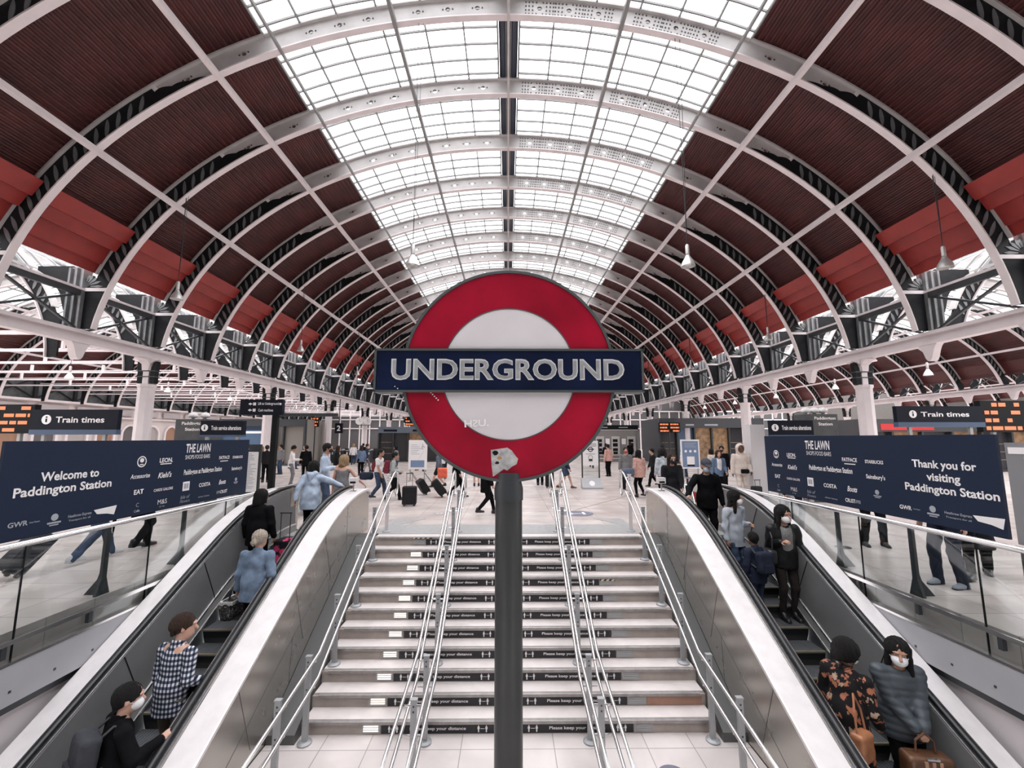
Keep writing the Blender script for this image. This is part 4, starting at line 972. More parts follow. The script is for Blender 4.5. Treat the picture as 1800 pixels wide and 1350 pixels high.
# timetable poster
t = thing('timetable_stand', 'tall white timetable poster with dark header beside the left welcome board', 'poster stand', (-9.75, 16.4, 0))
MB().box(-.42, .42, 0, .08, .0, 1.86).obj('frame', M_DGREY, t); p = MB().box(-.36, .34, -.012, 0, .1, 1.58).obj('paper', M_TXT, t)
m = MB(); rnd = random.Random(3); z = 1.5
while z > .2:
    m.box(-.32, -.32+rnd.uniform(.35, .62), -.016, -.012, z, z+.02); z -= .055
m.obj('print', M_TXTG, p); text('lettering', 'GWR', .08, (-.15, -.002, 1.71), (1, 0, 0), (0, 0, 1), M_TXT, t, .02, .003)
# freestanding poster boards
def poster(x, y, w, z0, z1, label, col, legs=True, kind='notice_board'):
    t = thing(kind, label, 'notice board', (x, y, 0))
    MB().box(-w/2, w/2, 0, .06, z0, z1).obj('frame', M_TXT, t); p = MB().box(-w/2+.07, w/2-.07, -.01, 0, z0+.08, z1-.08).obj('poster', col, t)
    for sx in (-.38, .38): MB().box(w*sx-.03, w*sx+.03, .01, .05, 0, z0).obj('leg', M_GREYL, t)
    for sx in (-.38, .38): MB().box(w*sx-.05, w*sx+.05, -.25, .3, 0, .03).obj('foot', M_GREYL, t)
    return t, p
t, p = poster(9.75, 23.0, 1.0, .48, 2.02, 'blue poster in a white frame standing on the right of the concourse', mat('poster blue', (.16, .23, .36), .5))
m = MB()
for q in range(3): m.box(-.3, .3-.1*(q % 2), -.016, -.01, 1.80-.09*q, 1.83-.09*q)
m.obj('print', M_TXTG, p); m = MB(); m.box(-.2, .2, -.016, -.01, .62, 1.12); m.obj('white_panel', M_TXT, p); m = MB()
for x_ in (-.25, 0, .25): m.prism([(x_+.07*math.cos(2*PI*i/10), 1.4+.07*math.sin(2*PI*i/10)) for i in range(10)], lambda a, b, q: (a, q, b), -.016, -.01)
m.obj('icon', M_TXT, p); MB().box(-.2, .2, -.02, -.016, .62, .70).obj('print', M_BLACKM, p)
t, p = poster(-4.5, 21.6, .92, .55, 2.0, 'white notice board with a blue panel and a wheelchair symbol left of the sign post', M_TXT)
m = MB(); m.box(-.34, .34, -.016, -.01, .66, 1.0); m.obj('blue_panel', mat('poster blue', (.16, .23, .36), .5), p)
m = MB()
for q in range(6): m.box(-.34, -.34+[.3, .42, .5, .38, .3, .44][q], -.016, -.01, 1.75-.09*q, 1.77-.09*q)
m.obj('print', M_TXTG, p); m = MB(); m.tube([(.26+.07*math.cos(a*.5), -.014, 1.62+.07*math.sin(a*.5)) for a in range(0, 11)], .012, 5); m.tube([(.24, -.014, 1.82), (.24, -.014, 1.68), (.34, -.014, 1.66)], .012, 5); m.obj('wheelchair_symbol', M_TXTG, p)
m = MB(); m.bar((.30, -.013, 1.45), (.02, -.013, 1.02), .004, .025, (0, 1, 0)); m.obj('print', M_TXTG, p)
# totem with roundel poster
t = thing('poster_totem', 'slim totem with a white roundel poster and grey wedge base right of the sign post', 'totem', (3.52, 18.4, 0))
for sx in (-.36, .36): MB().box(sx-.025, sx+.025, .0, .06, .25, 2.05).obj('upright', M_DGREY, t)
p = MB().box(-.33, .33, .0, .04, .95, 1.98).obj('poster', M_TXT, t); MB().box(-.34, .34, .01, .03, .42, .90).obj('clear_panel', M_GLASS, t)
m = MB(); m.prism([(-.35, 0), (-.35, .06), (-.05, .42), (.12, .42), (.12, 0)], lambda a, b, q: (q, a, b), -.42, .42); b = m.obj('base', M_FASC, t)
m = MB(); m.prism([(.12*math.cos(2*PI*i/14), .22+.10*math.sin(2*PI*i/14)) for i in range(14)], lambda a, bb, q: (a, -.215-(.22-bb)*.83+q, bb), -.012, -.004); m.obj('round_mark', M_TXT, b)
m = MB(); n = 16
pts = [(.11*math.cos(2*PI*i/n), 1.62+.11*math.sin(2*PI*i/n)) for i in range(n)]; pin = [(.075*math.cos(2*PI*i/n), 1.62+.075*math.sin(2*PI*i/n)) for i in range(n)]
for i in range(n):
    j = (i+1) % n; m.prism([pts[i], pts[j], pin[j], pin[i]], lambda a, bb, q: (a, q, bb), -.008, -.001)
m.box(-.15, .15, -.01, -.001, 1.60, 1.645); m.box(-.08, .08, -.008, -.001, 1.12, 1.22); m.tube([(-.09, -.004, 1.22), (-.09, -.004, 1.3), (-.05, -.004, 1.36), (.05, -.004, 1.36), (.09, -.004, 1.3), (.09, -.004, 1.22)], .008, 5); m.box(-.2, .2, -.006, -.001, 1.42, 1.435)
for q in range(3): m.box(.0, .26, -.006, -.001, 1.85-.05*q, 1.865-.05*q)
m.obj('roundel_print', M_DGREY, p)
# pale cladding pillar beyond the right balustrade
t = MB(); t.box(8.28, 8.78, 14.6, 15.0, 0, 2.56); t = t.obj('clad_pillar', mat('pale cladding', (.56, .54, .55), .5)); tag(t, 'plain pale clad pillar left of the right thank you board', 'pillar')

# pale notice panels at the near ends of the balustrades
for s_, ya, yb, nm in ((-1, 3.5, 4.66, 'left'), (1, 3.55, 4.70, 'right')):
    t = thing('notice_board', f'pale printed notice panel beyond the near end of the navy board on the {nm}', 'notice board', (s_*5.47, (ya+yb)/2, 0)); hw = (yb-ya)/2
    MB().box(*sorted((0, s_*.03)), -hw, hw, .97, 2.05).obj('panel', mat('notice grey', (.22, .22, .23), .5), t)
    m = MB(); rnd = random.Random(5)
    for q in range(9): m.box(*sorted((-s_*.004, -s_*.001)), -hw+.06, -hw+.06+rnd.uniform(.5, .95), 1.15+.09*q, 1.18+.09*q)
    m.obj('print', M_TXTG, t); MB().box(*sorted((-s_*.004, s_*.001)), -hw+.03, hw-.03, 1.93, 2.0).obj('header_strip', M_TXT, t)
# floor stickers and line
def floor_sticker(x, y, z, r, label, col, ring=False):
    n = 28; m = MB(); m.prism([(r*math.cos(2*PI*i/n), r*math.sin(2*PI*i/n)) for i in range(n)], lambda a, b, q: (a, b, q), 0, .004)
    o = m.obj('floor_sticker', col, None, loc=(x, y, z)); tag(o, label, 'sticker')
    g = MB(); s_ = r*.9
    for sx in (-1, 1): g.box(sx*.45*s_-.10*s_, sx*.45*s_+.10*s_, -.35*s_, .25*s_, .004, .006); g.prism([(sx*.45*s_+.10*s_*math.cos(q), .42*s_+.12*s_*math.sin(q)) for q in np.linspace(0, 5.6, 8)], lambda a, b, q: (a, b, q), .004, .006)
    g.box(-.3*s_, .3*s_, -.06*s_, .04*s_, .004, .006); g.obj('pictogram', M_TXT, o); return o
M_STK = mat('sticker slate', (.15, .15, .20), .4)
floor_sticker(1.95, 12.3, .0, .44, 'round slate distance sticker on the floor right of the stair head', M_STK)
floor_sticker(-1.92, 12.35, .0, .15, 'small round distance sticker on the floor left of the stair head', mat('sticker pale', (.34, .32, .32), .4))
floor_sticker(2.02, 5.72, -1.98, .19, 'round dark distance sticker on the landing at the foot of the stairs', M_STK)
m = MB(); m.bar((1.98, 12.9, .002), (4.9, 16.6, .002), .04, .004); tag(m.obj('floor_strip', mat('brown joint', (.30, .24, .21), .4)), 'thin brown metal strip running diagonally across the concourse floor', 'strip')
n = 20; m = MB(); m.prism([(.14*math.cos(2*PI*i/n), .14*math.sin(2*PI*i/n)) for i in range(n)], lambda a, b, q: (a, b, q), 0, .004); tag(m.obj('floor_drain', M_DGREY, None, loc=(6.5, 8.55, 0)), 'round dark drain cover on the floor behind the right balustrade', 'drain cover')

# ================================================================== shops and machines at the back
def shop(x0, x1, y, h, depth, label, fascia_col, wall_col, bays, glow=None, fascia_h=.55):
    t = thing('shop_unit', label, 'shop', ((x0+x1)/2, y, 0)); w = (x1-x0)/2
    b = MB(); b.box(-w, w, .35, depth, 0, h); b.obj('body', wall_col, t)
    b = MB(); b.box(-w-.05, w+.05, 0, .35, h-fascia_h, h); b.obj('fascia', fascia_col, t)
    b = MB(); b.box(-w, w, .0, .35, 0, .12); b.obj('plinth', M_DGREY, t)
    bw = 2*w/bays
    for i in range(bays+1): MB().box(-w+bw*i-.06, -w+bw*i+.06, .02, .35, .12, h-fascia_h).obj('mullion', M_DGREY, t)
    for i in range(bays):
        q = MB().box(-w+bw*i+.06, -w+bw*(i+1)-.06, .30, .34, .12, h-fascia_h).obj('shop_window', (glow or [M_SOFFIT])[i % len(glow or [1])], t)
        if i % 2 == 0:
            s_ = MB(); [s_.box(-w+bw*i+.2, -w+bw*(i+1)-.2, .26, .30, z, z+.05) for z in (.7, 1.2, 1.7)]; s_.obj('display_shelf', mat('shelf goods', (.25, .18, .13), .6, noise=.6, nscale=6), q)
    return t
G1 = mat('dim shop interior', (.035, .035, .04), .25); G2 = mat('warm shop interior', (.22, .13, .07), .4, noise=.7, nscale=3, emit=(1, .6, .3), estr=.06); G3 = mat('blue shop panel', (.06, .11, .19), .4)
s1 = shop(-22.2, -15.7, 33.2, 3.55, 4, 'blue and beige shop front on the left of the concourse', mat('shop dark fascia', (.03, .034, .04), .5), mat('shop beige', (.25, .23, .21), .6), 4, [G3, G3, mat('beige shop panel', (.24, .22, .20), .6), mat('beige shop panel', (.24, .22, .20), .6)])
MB().box(-1.9, 1.2, -.03, .0, 1.3, 2.7).obj('window_poster', G3, s1); MB().box(-1.5, .8, -.04, -.03, 2.45, 2.62).obj('poster_print', M_TXT, s1); MB().box(.1, .35, -.04, -.03, 1.5, 2.1).obj('poster_print', M_TXTG, s1)
s2 = shop(-11.6, -6.3, 38.6, 3.1, 3.5, 'dark kiosk with grey fascia behind the left side of the roundel', mat('shop slate fascia', (.13, .16, .20), .5), mat('kiosk grey', (.2, .19, .18), .6), 4, [G1, G1, G2, G1])
MB().box(-2.2, -1.0, -.02, 0, 2.68, 2.86).obj('fascia_text', M_NAVYD, s2); MB().box(.4, 2.2, -.02, 0, 2.68, 2.86).obj('fascia_text', M_NAVYD, s2)
s3 = shop(12.7, 21.4, 35.7, 3.75, 5, 'long dark shop front on the right of the concourse', M_SOFFIT, mat('shop dark body', (.05, .05, .055), .6), 6, [G1, G3, G2, G2, G1, G2], .8)
for x_, w_ in ((-3.9, .9), (-2.2, .7), (-.6, 1.1)): MB().box(x_, x_+w_, -.02, 0, 3.12, 3.26).obj('fascia_text', M_TXTG, s3)
s4 = shop(22.5, 34, 27, 3.3, 5, 'dark shop front with a red sign far right behind the thank you board', M_SOFFIT, mat('shop dark body', (.05, .05, .055), .6), 6, [G1, G2], .8)
MB().box(-4.6, -1.2, -.03, 0, 2.6, 3.0).obj('red_sign', mat('shop red', (.45, .03, .03), .5, emit=(1, .05, .04), estr=.04), s4)
# ticket machine wall
t = thing('ticket_machines', 'grey ticket machine wall with three white machines right of the roundel', 'ticket machines', (9.6, 38.3, 0))
MB().box(-2.0, 2.0, 0, .6, 0, 2.85).obj('wall_panel', mat('machine wall grey', (.22, .21, .205), .5), t); MB().box(-2.05, 2.05, -.05, .6, 2.85, 3.25).obj('fascia', M_BLACKM, t)
for z in (.28, 2.80): MB().box(-2.0, 2.0, -.03, 0, z, z+.05).obj('edge_trim', M_TXT, t)
MB().box(-2.02, -1.97, -.03, 0, .28, 2.85).obj('edge_trim', M_TXT, t)
for x_ in (-1.35, 0.05, 1.45):
    mm = MB(); mm.box(x_-.42, x_+.30, -.10, 0, .55, 2.25); q = mm.obj('machine', mat('machine pale', (.48, .46, .45), .4), t)
    for z0_, z1_ in ((1.75, 2.0), (1.35, 1.65), (.95, 1.2)): MB().box(x_-.33, x_+.10, -.115, -.10, z0_, z1_).obj('screen', M_BLACKM, q)
    MB().box(x_-.30, x_+.08, -.13, -.10, .68, .90).obj('tray', M_BLACKM, q)
for x_ in (-.72, .72): MB().box(x_-.18, x_+.18, -.02, 0, 1.55, 2.05).obj('notice', M_TXT, t)
for x_ in (-1.5, .3): MB().box(x_, x_+.8, -.06, -.05, 3.0, 3.08).obj('fascia_text', M_TXTG, t)
# ticket gates
g0 = None
for i in range(7):
    x = -15.6+.62*i; lab = f'dark ticket gate in the row left of the kiosk, {ORD[i]} from its left end'
    if g0 is None:
        g0 = thing('ticket_gate', lab, 'ticket gate', (x, 37.0, 0), 0, 'ticket gates'); MB().box(-.13, .13, 0, 1.7, 0, 1.02).obj('cabinet', M_SOFFIT, g0); MB().box(-.14, .14, -.02, 1.72, 1.02, 1.08).obj('top', M_GREYL, g0); MB().box(.13, .48, .8, .84, .3, 1.2).obj('paddle', G1, g0); MB().box(-.05, .05, -.01, 0, .7, .9).obj('reader', M_TXT, g0)
    else: dup(g0, (x, 37.0, 0), 0, lab, 'ticket gates')
# small departure screens and platform signs high up
def small_led(x, y, z, w, label):
    t = led_board(x-w, x+w, z-.4, z+.4, y, label, 2, 3, False); MB().box(-.05, .05, .05, .15, 3.1 if x == -8.5 else 0, z-.4).obj('stem', M_DGREY, t)
small_led(-8.5, 38.9, 3.62, .85, 'pair of orange train screens over the dark kiosk left of the roundel')
small_led(13.2, 34.9, 2.95, .85, 'pair of orange train screens right of the roundel over the dark shop')
small_led(-15.7, 34.9, 3.4, .3, 'single orange screen beside the left platform number sign')
t = thing('platform_sign', 'black platform number 2 sign beside the left row of columns', 'sign', (-14.4, 36.6, 0)); MB().box(-.32, .32, 0, .12, 2.5, 3.35).obj('panel', M_NAVYD, t); text('lettering', '2', .45, (0, -.002, 2.93), (1, 0, 0), (0, 0, 1), M_TXT, t, .03, .004); MB().tube([(0, .06, 3.35), (0, .06, 5.4)], .04, 6).obj('hanger', M_DGREY, t)
t = thing('station_clock', 'double faced white clock on a bracket by the left columns', 'clock', (-15.1, 44.85, 0))
for sx in (-.42, .42):
    f = MB(); n = 20; f.prism([(sx+.38*math.cos(2*PI*i/n), 3.85+.38*math.sin(2*PI*i/n)) for i in range(n)], lambda a, b, q: (a, q, b), -.1, .06); F = f.obj('clock_face', M_TXT, t)
    h = MB(); h.bar((sx, -.11, 3.85), (sx+.05, -.11, 4.12), .01, .04, (0, 1, 0)); h.bar((sx, -.11, 3.85), (sx+.2, -.11, 3.80), .01, .04, (0, 1, 0)); h.obj('clock_hands', M_BLACKM, F)
MB().box(-.8, .8, -.05, .08, 3.40, 3.46).obj('bracket', M_DGREY, t)
# ================================================================== people: smooth-blended bodies sampled on a grid and skinned with quads
F32 = np.float32
class Field:
    rs = 1.0
    def __init__(s, lo, hi, vox):
        s.lo = np.array(lo, F32); s.vox = vox; n = np.ceil((np.array(hi)-np.array(lo))/vox).astype(int)+1
        s.ax = [s.lo[i]+vox*np.arange(n[i], dtype=F32) for i in range(3)]; s.f = np.full(n, .2, F32)
    def sl(s, lo, hi):
        out = []
        for i in range(3):
            a = int(np.clip(math.floor((lo[i]-s.lo[i])/s.vox), 0, len(s.ax[i]))); b = int(np.clip(math.ceil((hi[i]-s.lo[i])/s.vox)+1, 0, len(s.ax[i])))
            out.append(slice(a, max(a, b)))
        return tuple(out)
    def grid(s, S): return s.ax[0][S[0]][:, None, None], s.ax[1][S[1]][None, :, None], s.ax[2][S[2]][None, None, :]
    def put(s, S, d, k, mode):
        f = s.f[S]
        if f.size == 0: return
        if mode == 'add':
            h = np.maximum(k-np.abs(f-d), 0)/k; s.f[S] = np.minimum(f, d)-h*h*k*.25
        elif mode == 'sub':
            d = -d; h = np.maximum(k-np.abs(f-d), 0)/k; s.f[S] = np.maximum(f, d)+h*h*k*.25
    def cone(s, a, b, ra, rb, k=.02, sq=None, mode='add'):
        a = np.array(a, F32); b = np.array(b, F32); ra, rb = ra*s.rs, rb*s.rs; R = max(ra, rb)+k+2*s.vox
        S = s.sl(np.minimum(a, b)-R, np.maximum(a, b)+R); X, Y, Z = s.grid(S)
        dx, dy, dz = X-a[0], Y-a[1], Z-a[2]; e = b-a
        if sq is not None:
            dd, q = sq; dd = np.array(dd, F32); dd /= np.linalg.norm(dd); c = (1/q-1)
            pr = dx*dd[0]+dy*dd[1]+dz*dd[2]; dx = dx+c*pr*dd[0]; dy = dy+c*pr*dd[1]; dz = dz+c*pr*dd[2]; e = e+c*np.dot(e, dd)*dd
        L = float(np.dot(e, e))+1e-9; t = np.clip((dx*e[0]+dy*e[1]+dz*e[2])/L, 0, 1)
        d = np.sqrt((dx-t*e[0])**2+(dy-t*e[1])**2+(dz-t*e[2])**2)-(ra+t*(rb-ra))
        s.put(S, d, k, mode)
    def ell(s, c, r, k=.02, R=None, mode='add'):
        c = np.array(c, F32); r = np.array(r, F32)*s.rs; m = float(r.max())+k+2*s.vox
        S = s.sl(c-m, c+m); X, Y, Z = s.grid(S); dx, dy, dz = X-c[0], Y-c[1], Z-c[2]
        if R is not None:
            R = np.array(R, F32); dx, dy, dz = dx*R[0,0]+dy*R[1,0]+dz*R[2,0], dx*R[0,1]+dy*R[1,1]+dz*R[2,1], dx*R[0,2]+dy*R[1,2]+dz*R[2,2]
        k0 = np.sqrt((dx/r[0])**2+(dy/r[1])**2+(dz/r[2])**2); k1 = np.sqrt((dx/r[0]**2)**2+(dy/r[1]**2)**2+(dz/r[2]**2)**2)+1e-6
        s.put(S, k0*(k0-1)/k1, k, mode)
    def cut(s, p, n):
        """keep the side where (x-p).n < 0"""
        X, Y, Z = s.ax[0][:, None, None], s.ax[1][None, :, None], s.ax[2][None, None, :]
        s.f = np.maximum(s.f, (X-p[0])*n[0]+(Y-p[1])*n[1]+(Z-p[2])*n[2])
    def cut_in(s, lo, hi, p, n):
        S = s.sl(lo, hi); X, Y, Z = s.grid(S); s.f[S] = np.maximum(s.f[S], (X-p[0])*n[0]+(Y-p[1])*n[1]+(Z-p[2])*n[2])
    def folds(s, amp, seed, fx=16, fz=22):
        X, Y, Z = s.ax[0][:, None, None], s.ax[1][None, :, None], s.ax[2][None, None, :]
        r = np.random.RandomState(seed); a = r.uniform(0, 6.28, 6)
        w = np.sin(fz*Z+9*X+a[0]+2.2*np.sin(7*X+5*Z+a[1]))*np.sin(.6*fx*Y+.7*fx*X+a[2])+.6*np.sin(1.7*fz*Z-14*X+11*Y+a[3])*np.sin(fx*X+a[4])
        s.f = s.f+amp*w.astype(F32)
    def ridges(s, amp, pitch):
        Z = s.ax[2][None, None, :]; s.f = s.f-amp*np.sqrt(np.abs(np.sin(PI*Z/pitch))).astype(F32)+amp*.6
    def mesh(s, name, m):
        f = s.f; g = f < 0; n = np.array(f.shape)-1
        if not g.any(): g[0, 0, 0] = True
        acc = np.zeros((*n, 3), F32); cnt = np.zeros(tuple(n), F32)
        corner = lambda i, j, k: (slice(i, i+n[0]), slice(j, j+n[1]), slice(k, k+n[2]))
        for axis in range(3):
            for u in (0, 1):
                for v in (0, 1):
                    o0 = [0, 0, 0]; oth = [i for i in range(3) if i != axis]; o0[oth[0]] = u; o0[oth[1]] = v; o1 = list(o0); o1[axis] = 1
                    A, B = corner(*o0), corner(*o1); x = g[A] != g[B]
                    idx = np.nonzero(x); fa, fb = f[A][idx], f[B][idx]; t = fa/(fa-fb+1e-12)
                    p = np.zeros((len(t), 3), F32); p[:, 0] = o0[0]; p[:, 1] = o0[1]; p[:, 2] = o0[2]; p[:, axis] = t
                    acc[idx] += p; cnt[idx] += 1
        act = cnt > 0; ids = np.full(tuple(n), -1, np.int64); ci = np.nonzero(act); ids[ci] = np.arange(len(ci[0]))
        V = (np.stack(ci, 1)+acc[ci]/cnt[ci][:, None])*s.vox+s.lo
        quads = []
        for axis in range(3):
            o1 = [0, 0, 0]; o1[axis] = 1
            sh = [slice(0, f.shape[i]-o1[i]) for i in range(3)]; sh2 = [slice(o1[i], f.shape[i]) for i in range(3)]
            ga, gb = g[tuple(sh)], g[tuple(sh2)]; e = np.nonzero(ga != gb); e = np.stack(e, 1)
            u, v = [(1, 2), (2, 0), (0, 1)][axis]
            ok = (e[:, u] > 0) & (e[:, v] > 0) & (e[:, u] < n[u]) & (e[:, v] < n[v]) & (e[:, axis] < n[axis]); e = e[ok]
            def cid(du, dv):
                c = e.copy(); c[:, u] -= du; c[:, v] -= dv; return ids[c[:, 0], c[:, 1], c[:, 2]]
            q = np.stack([cid(1, 1), cid(0, 1), cid(0, 0), cid(1, 0)], 1); fl = ~ga[tuple(e.T)] if False else ~g[e[:, 0], e[:, 1], e[:, 2]]
            q[fl] = q[fl][:, ::-1]; quads.append(q)
        Q = np.concatenate(quads); Q = Q[(Q >= 0).all(1)]
        me = bpy.data.meshes.new(name); me.vertices.add(len(V)); me.vertices.foreach_set('co', V.astype(F32).ravel())
        me.loops.add(len(Q)*4); me.loops.foreach_set('vertex_index', Q.ravel().astype(np.int32)); me.polygons.add(len(Q))
        me.polygons.foreach_set('loop_start', np.arange(0, len(Q)*4, 4, dtype=np.int32)); me.polygons.foreach_set('use_smooth', np.ones(len(Q), bool))
        me.update(calc_edges=True); me.validate()
        if m: me.materials.append(m)
        return me

def rotx(a): c, s = math.cos(a), math.sin(a); return np.array([[1,0,0],[0,c,-s],[0,s,c]])
def rotz(a): c, s = math.cos(a), math.sin(a); return np.array([[c,-s,0],[s,c,0],[0,0,1]])
def nrm(v): v = np.array(v, float); return v/(np.linalg.norm(v)+1e-9)
def ik(a, b, l1, l2, pole):
    a, b = np.array(a, float), np.array(b, float); d = b-a; L = np.linalg.norm(d); Lc = min(L, (l1+l2)*.995); d = nrm(d); b = a+d*Lc
    x = (l1*l1-l2*l2+Lc*Lc)/(2*Lc); h = math.sqrt(max(0, l1*l1-x*x)); p = np.array(pole, float); p = nrm(p-d*np.dot(p, d)); return a+d*x+p*h, b

SKIN = {'pale': (.52, .31, .235), 'tan': (.40, .22, .15), 'brown': (.20, .10, .065), 'dark': (.09, .045, .03)}
def cloth(name, col, rough=.85, noise=.18, nscale=14, bump=.25, bscale=160, spec=.2): return mat('cloth '+name, col, rough, 0, noise, nscale, bump, bscale, spec=spec)
def hairmat(name, col): return mat('hair '+name, col, .6, 0, .45, 45, .9, 180, spec=.2)
def plaid_mat():
    if 'plaid' in MATS: return MATS['plaid']
    m = bpy.data.materials.new('plaid cloth'); m.use_nodes = True; nt = m.node_tree; b = nt.nodes['Principled BSDF']; b.inputs['Roughness'].default_value = .9; b.inputs['Specular IOR Level'].default_value = .15
    tc = nt.nodes.new('ShaderNodeTexCoord'); sp = nt.nodes.new('ShaderNodeSeparateXYZ'); nt.links.new(tc.outputs['Object'], sp.inputs[0])
    def stripes(out, f):
        a = nt.nodes.new('ShaderNodeMath'); a.operation = 'MULTIPLY'; a.inputs[1].default_value = f; nt.links.new(out, a.inputs[0])
        s_ = nt.nodes.new('ShaderNodeMath'); s_.operation = 'SINE'; nt.links.new(a.outputs[0], s_.inputs[0])
        g = nt.nodes.new('ShaderNodeMapRange'); g.inputs['From Min'].default_value = -.25; g.inputs['From Max'].default_value = .25; nt.links.new(s_.outputs[0], g.inputs['Value']); return g.outputs[0]
    ad = nt.nodes.new('ShaderNodeMath'); ad.operation = 'ADD'; nt.links.new(sp.outputs['X'], ad.inputs[0]); ym = nt.nodes.new('ShaderNodeMath'); ym.operation = 'MULTIPLY'; ym.inputs[1].default_value = .8; nt.links.new(sp.outputs['Y'], ym.inputs[0]); nt.links.new(ym.outputs[0], ad.inputs[1])
    sx = stripes(ad.outputs[0], 2*PI/.048); sz = stripes(sp.outputs['Z'], 2*PI/.052)
    av = nt.nodes.new('ShaderNodeMath'); av.operation = 'ADD'; nt.links.new(sx, av.inputs[0]); nt.links.new(sz, av.inputs[1]); hv = nt.nodes.new('ShaderNodeMath'); hv.operation = 'MULTIPLY'; hv.inputs[1].default_value = .5; nt.links.new(av.outputs[0], hv.inputs[0])
    cr = nt.nodes.new('ShaderNodeValToRGB'); cr.color_ramp.elements[0].color = (.012, .016, .03, 1); cr.color_ramp.elements[1].color = (.62, .62, .66, 1); e = cr.color_ramp.elements.new(.5); e.color = (.085, .10, .14, 1)
    nt.links.new(hv.outputs[0], cr.inputs['Fac']); nt.links.new(cr.outputs['Color'], b.inputs['Base Color']); MATS['plaid'] = m; return m
def floral_mat(name, base, cols, scale=11, thr=.36):
    if name in MATS: return MATS[name]
    m = bpy.data.materials.new(name); m.use_nodes = True; nt = m.node_tree; b = nt.nodes['Principled BSDF']; b.inputs['Roughness'].default_value = .8; b.inputs['Specular IOR Level'].default_value = .2
    tc = nt.nodes.new('ShaderNodeTexCoord'); v = nt.nodes.new('ShaderNodeTexVoronoi'); v.inputs['Scale'].default_value = scale; ns = nt.nodes.new('ShaderNodeTexNoise'); ns.inputs['Scale'].default_value = 14
    mx = nt.nodes.new('ShaderNodeMix'); mx.data_type = 'VECTOR'; mx.inputs['Factor'].default_value = .10; nt.links.new(tc.outputs['Object'], mx.inputs[4]); nt.links.new(ns.outputs['Color'], mx.inputs[5]); nt.links.new(mx.outputs[1], v.inputs['Vector'])
    st_ = nt.nodes.new('ShaderNodeMapRange'); st_.inputs['From Min'].default_value = thr-.03; st_.inputs['From Max'].default_value = thr+.03; st_.inputs['To Min'].default_value = 1; st_.inputs['To Max'].default_value = 0; nt.links.new(v.outputs['Distance'], st_.inputs['Value'])
    sp = nt.nodes.new('ShaderNodeSeparateColor'); nt.links.new(v.outputs['Color'], sp.inputs[0]); cr = nt.nodes.new('ShaderNodeValToRGB'); cr.color_ramp.interpolation = 'CONSTANT'
    for i, c in enumerate(cols):
        e = cr.color_ramp.elements[0] if i == 0 else cr.color_ramp.elements[1] if i == len(cols)-1 else cr.color_ramp.elements.new(i/len(cols))
        e.position = i/len(cols); e.color = (*c, 1)
    nt.links.new(sp.outputs[0], cr.inputs['Fac']); m2 = nt.nodes.new('ShaderNodeMix'); m2.data_type = 'RGBA'; m2.inputs[6].default_value = (*base, 1); nt.links.new(st_.outputs[0], m2.inputs['Factor']); nt.links.new(cr.outputs['Color'], m2.inputs[7]); nt.links.new(m2.outputs[2], b.inputs['Base Color']); MATS[name] = m; return m
M_SHOEK = mat('black shoe', (.012, .012, .013), .4); M_SHOEW = mat('pale trainer', (.55, .54, .54), .6); M_SOLE = mat('pale sole', (.5, .49, .48), .7)
M_MASKW = mat('white face mask', (.72, .72, .74), .8); M_MASKB = mat('pale blue face mask', (.42, .52, .60), .8); M_MASKK = mat('black face mask', (.012, .012, .014), .8)
M_EYE = mat('eye white', (.34, .32, .31), .3); M_IRIS = mat('dark iris', (.015, .010, .008), .15)
_np = [0]
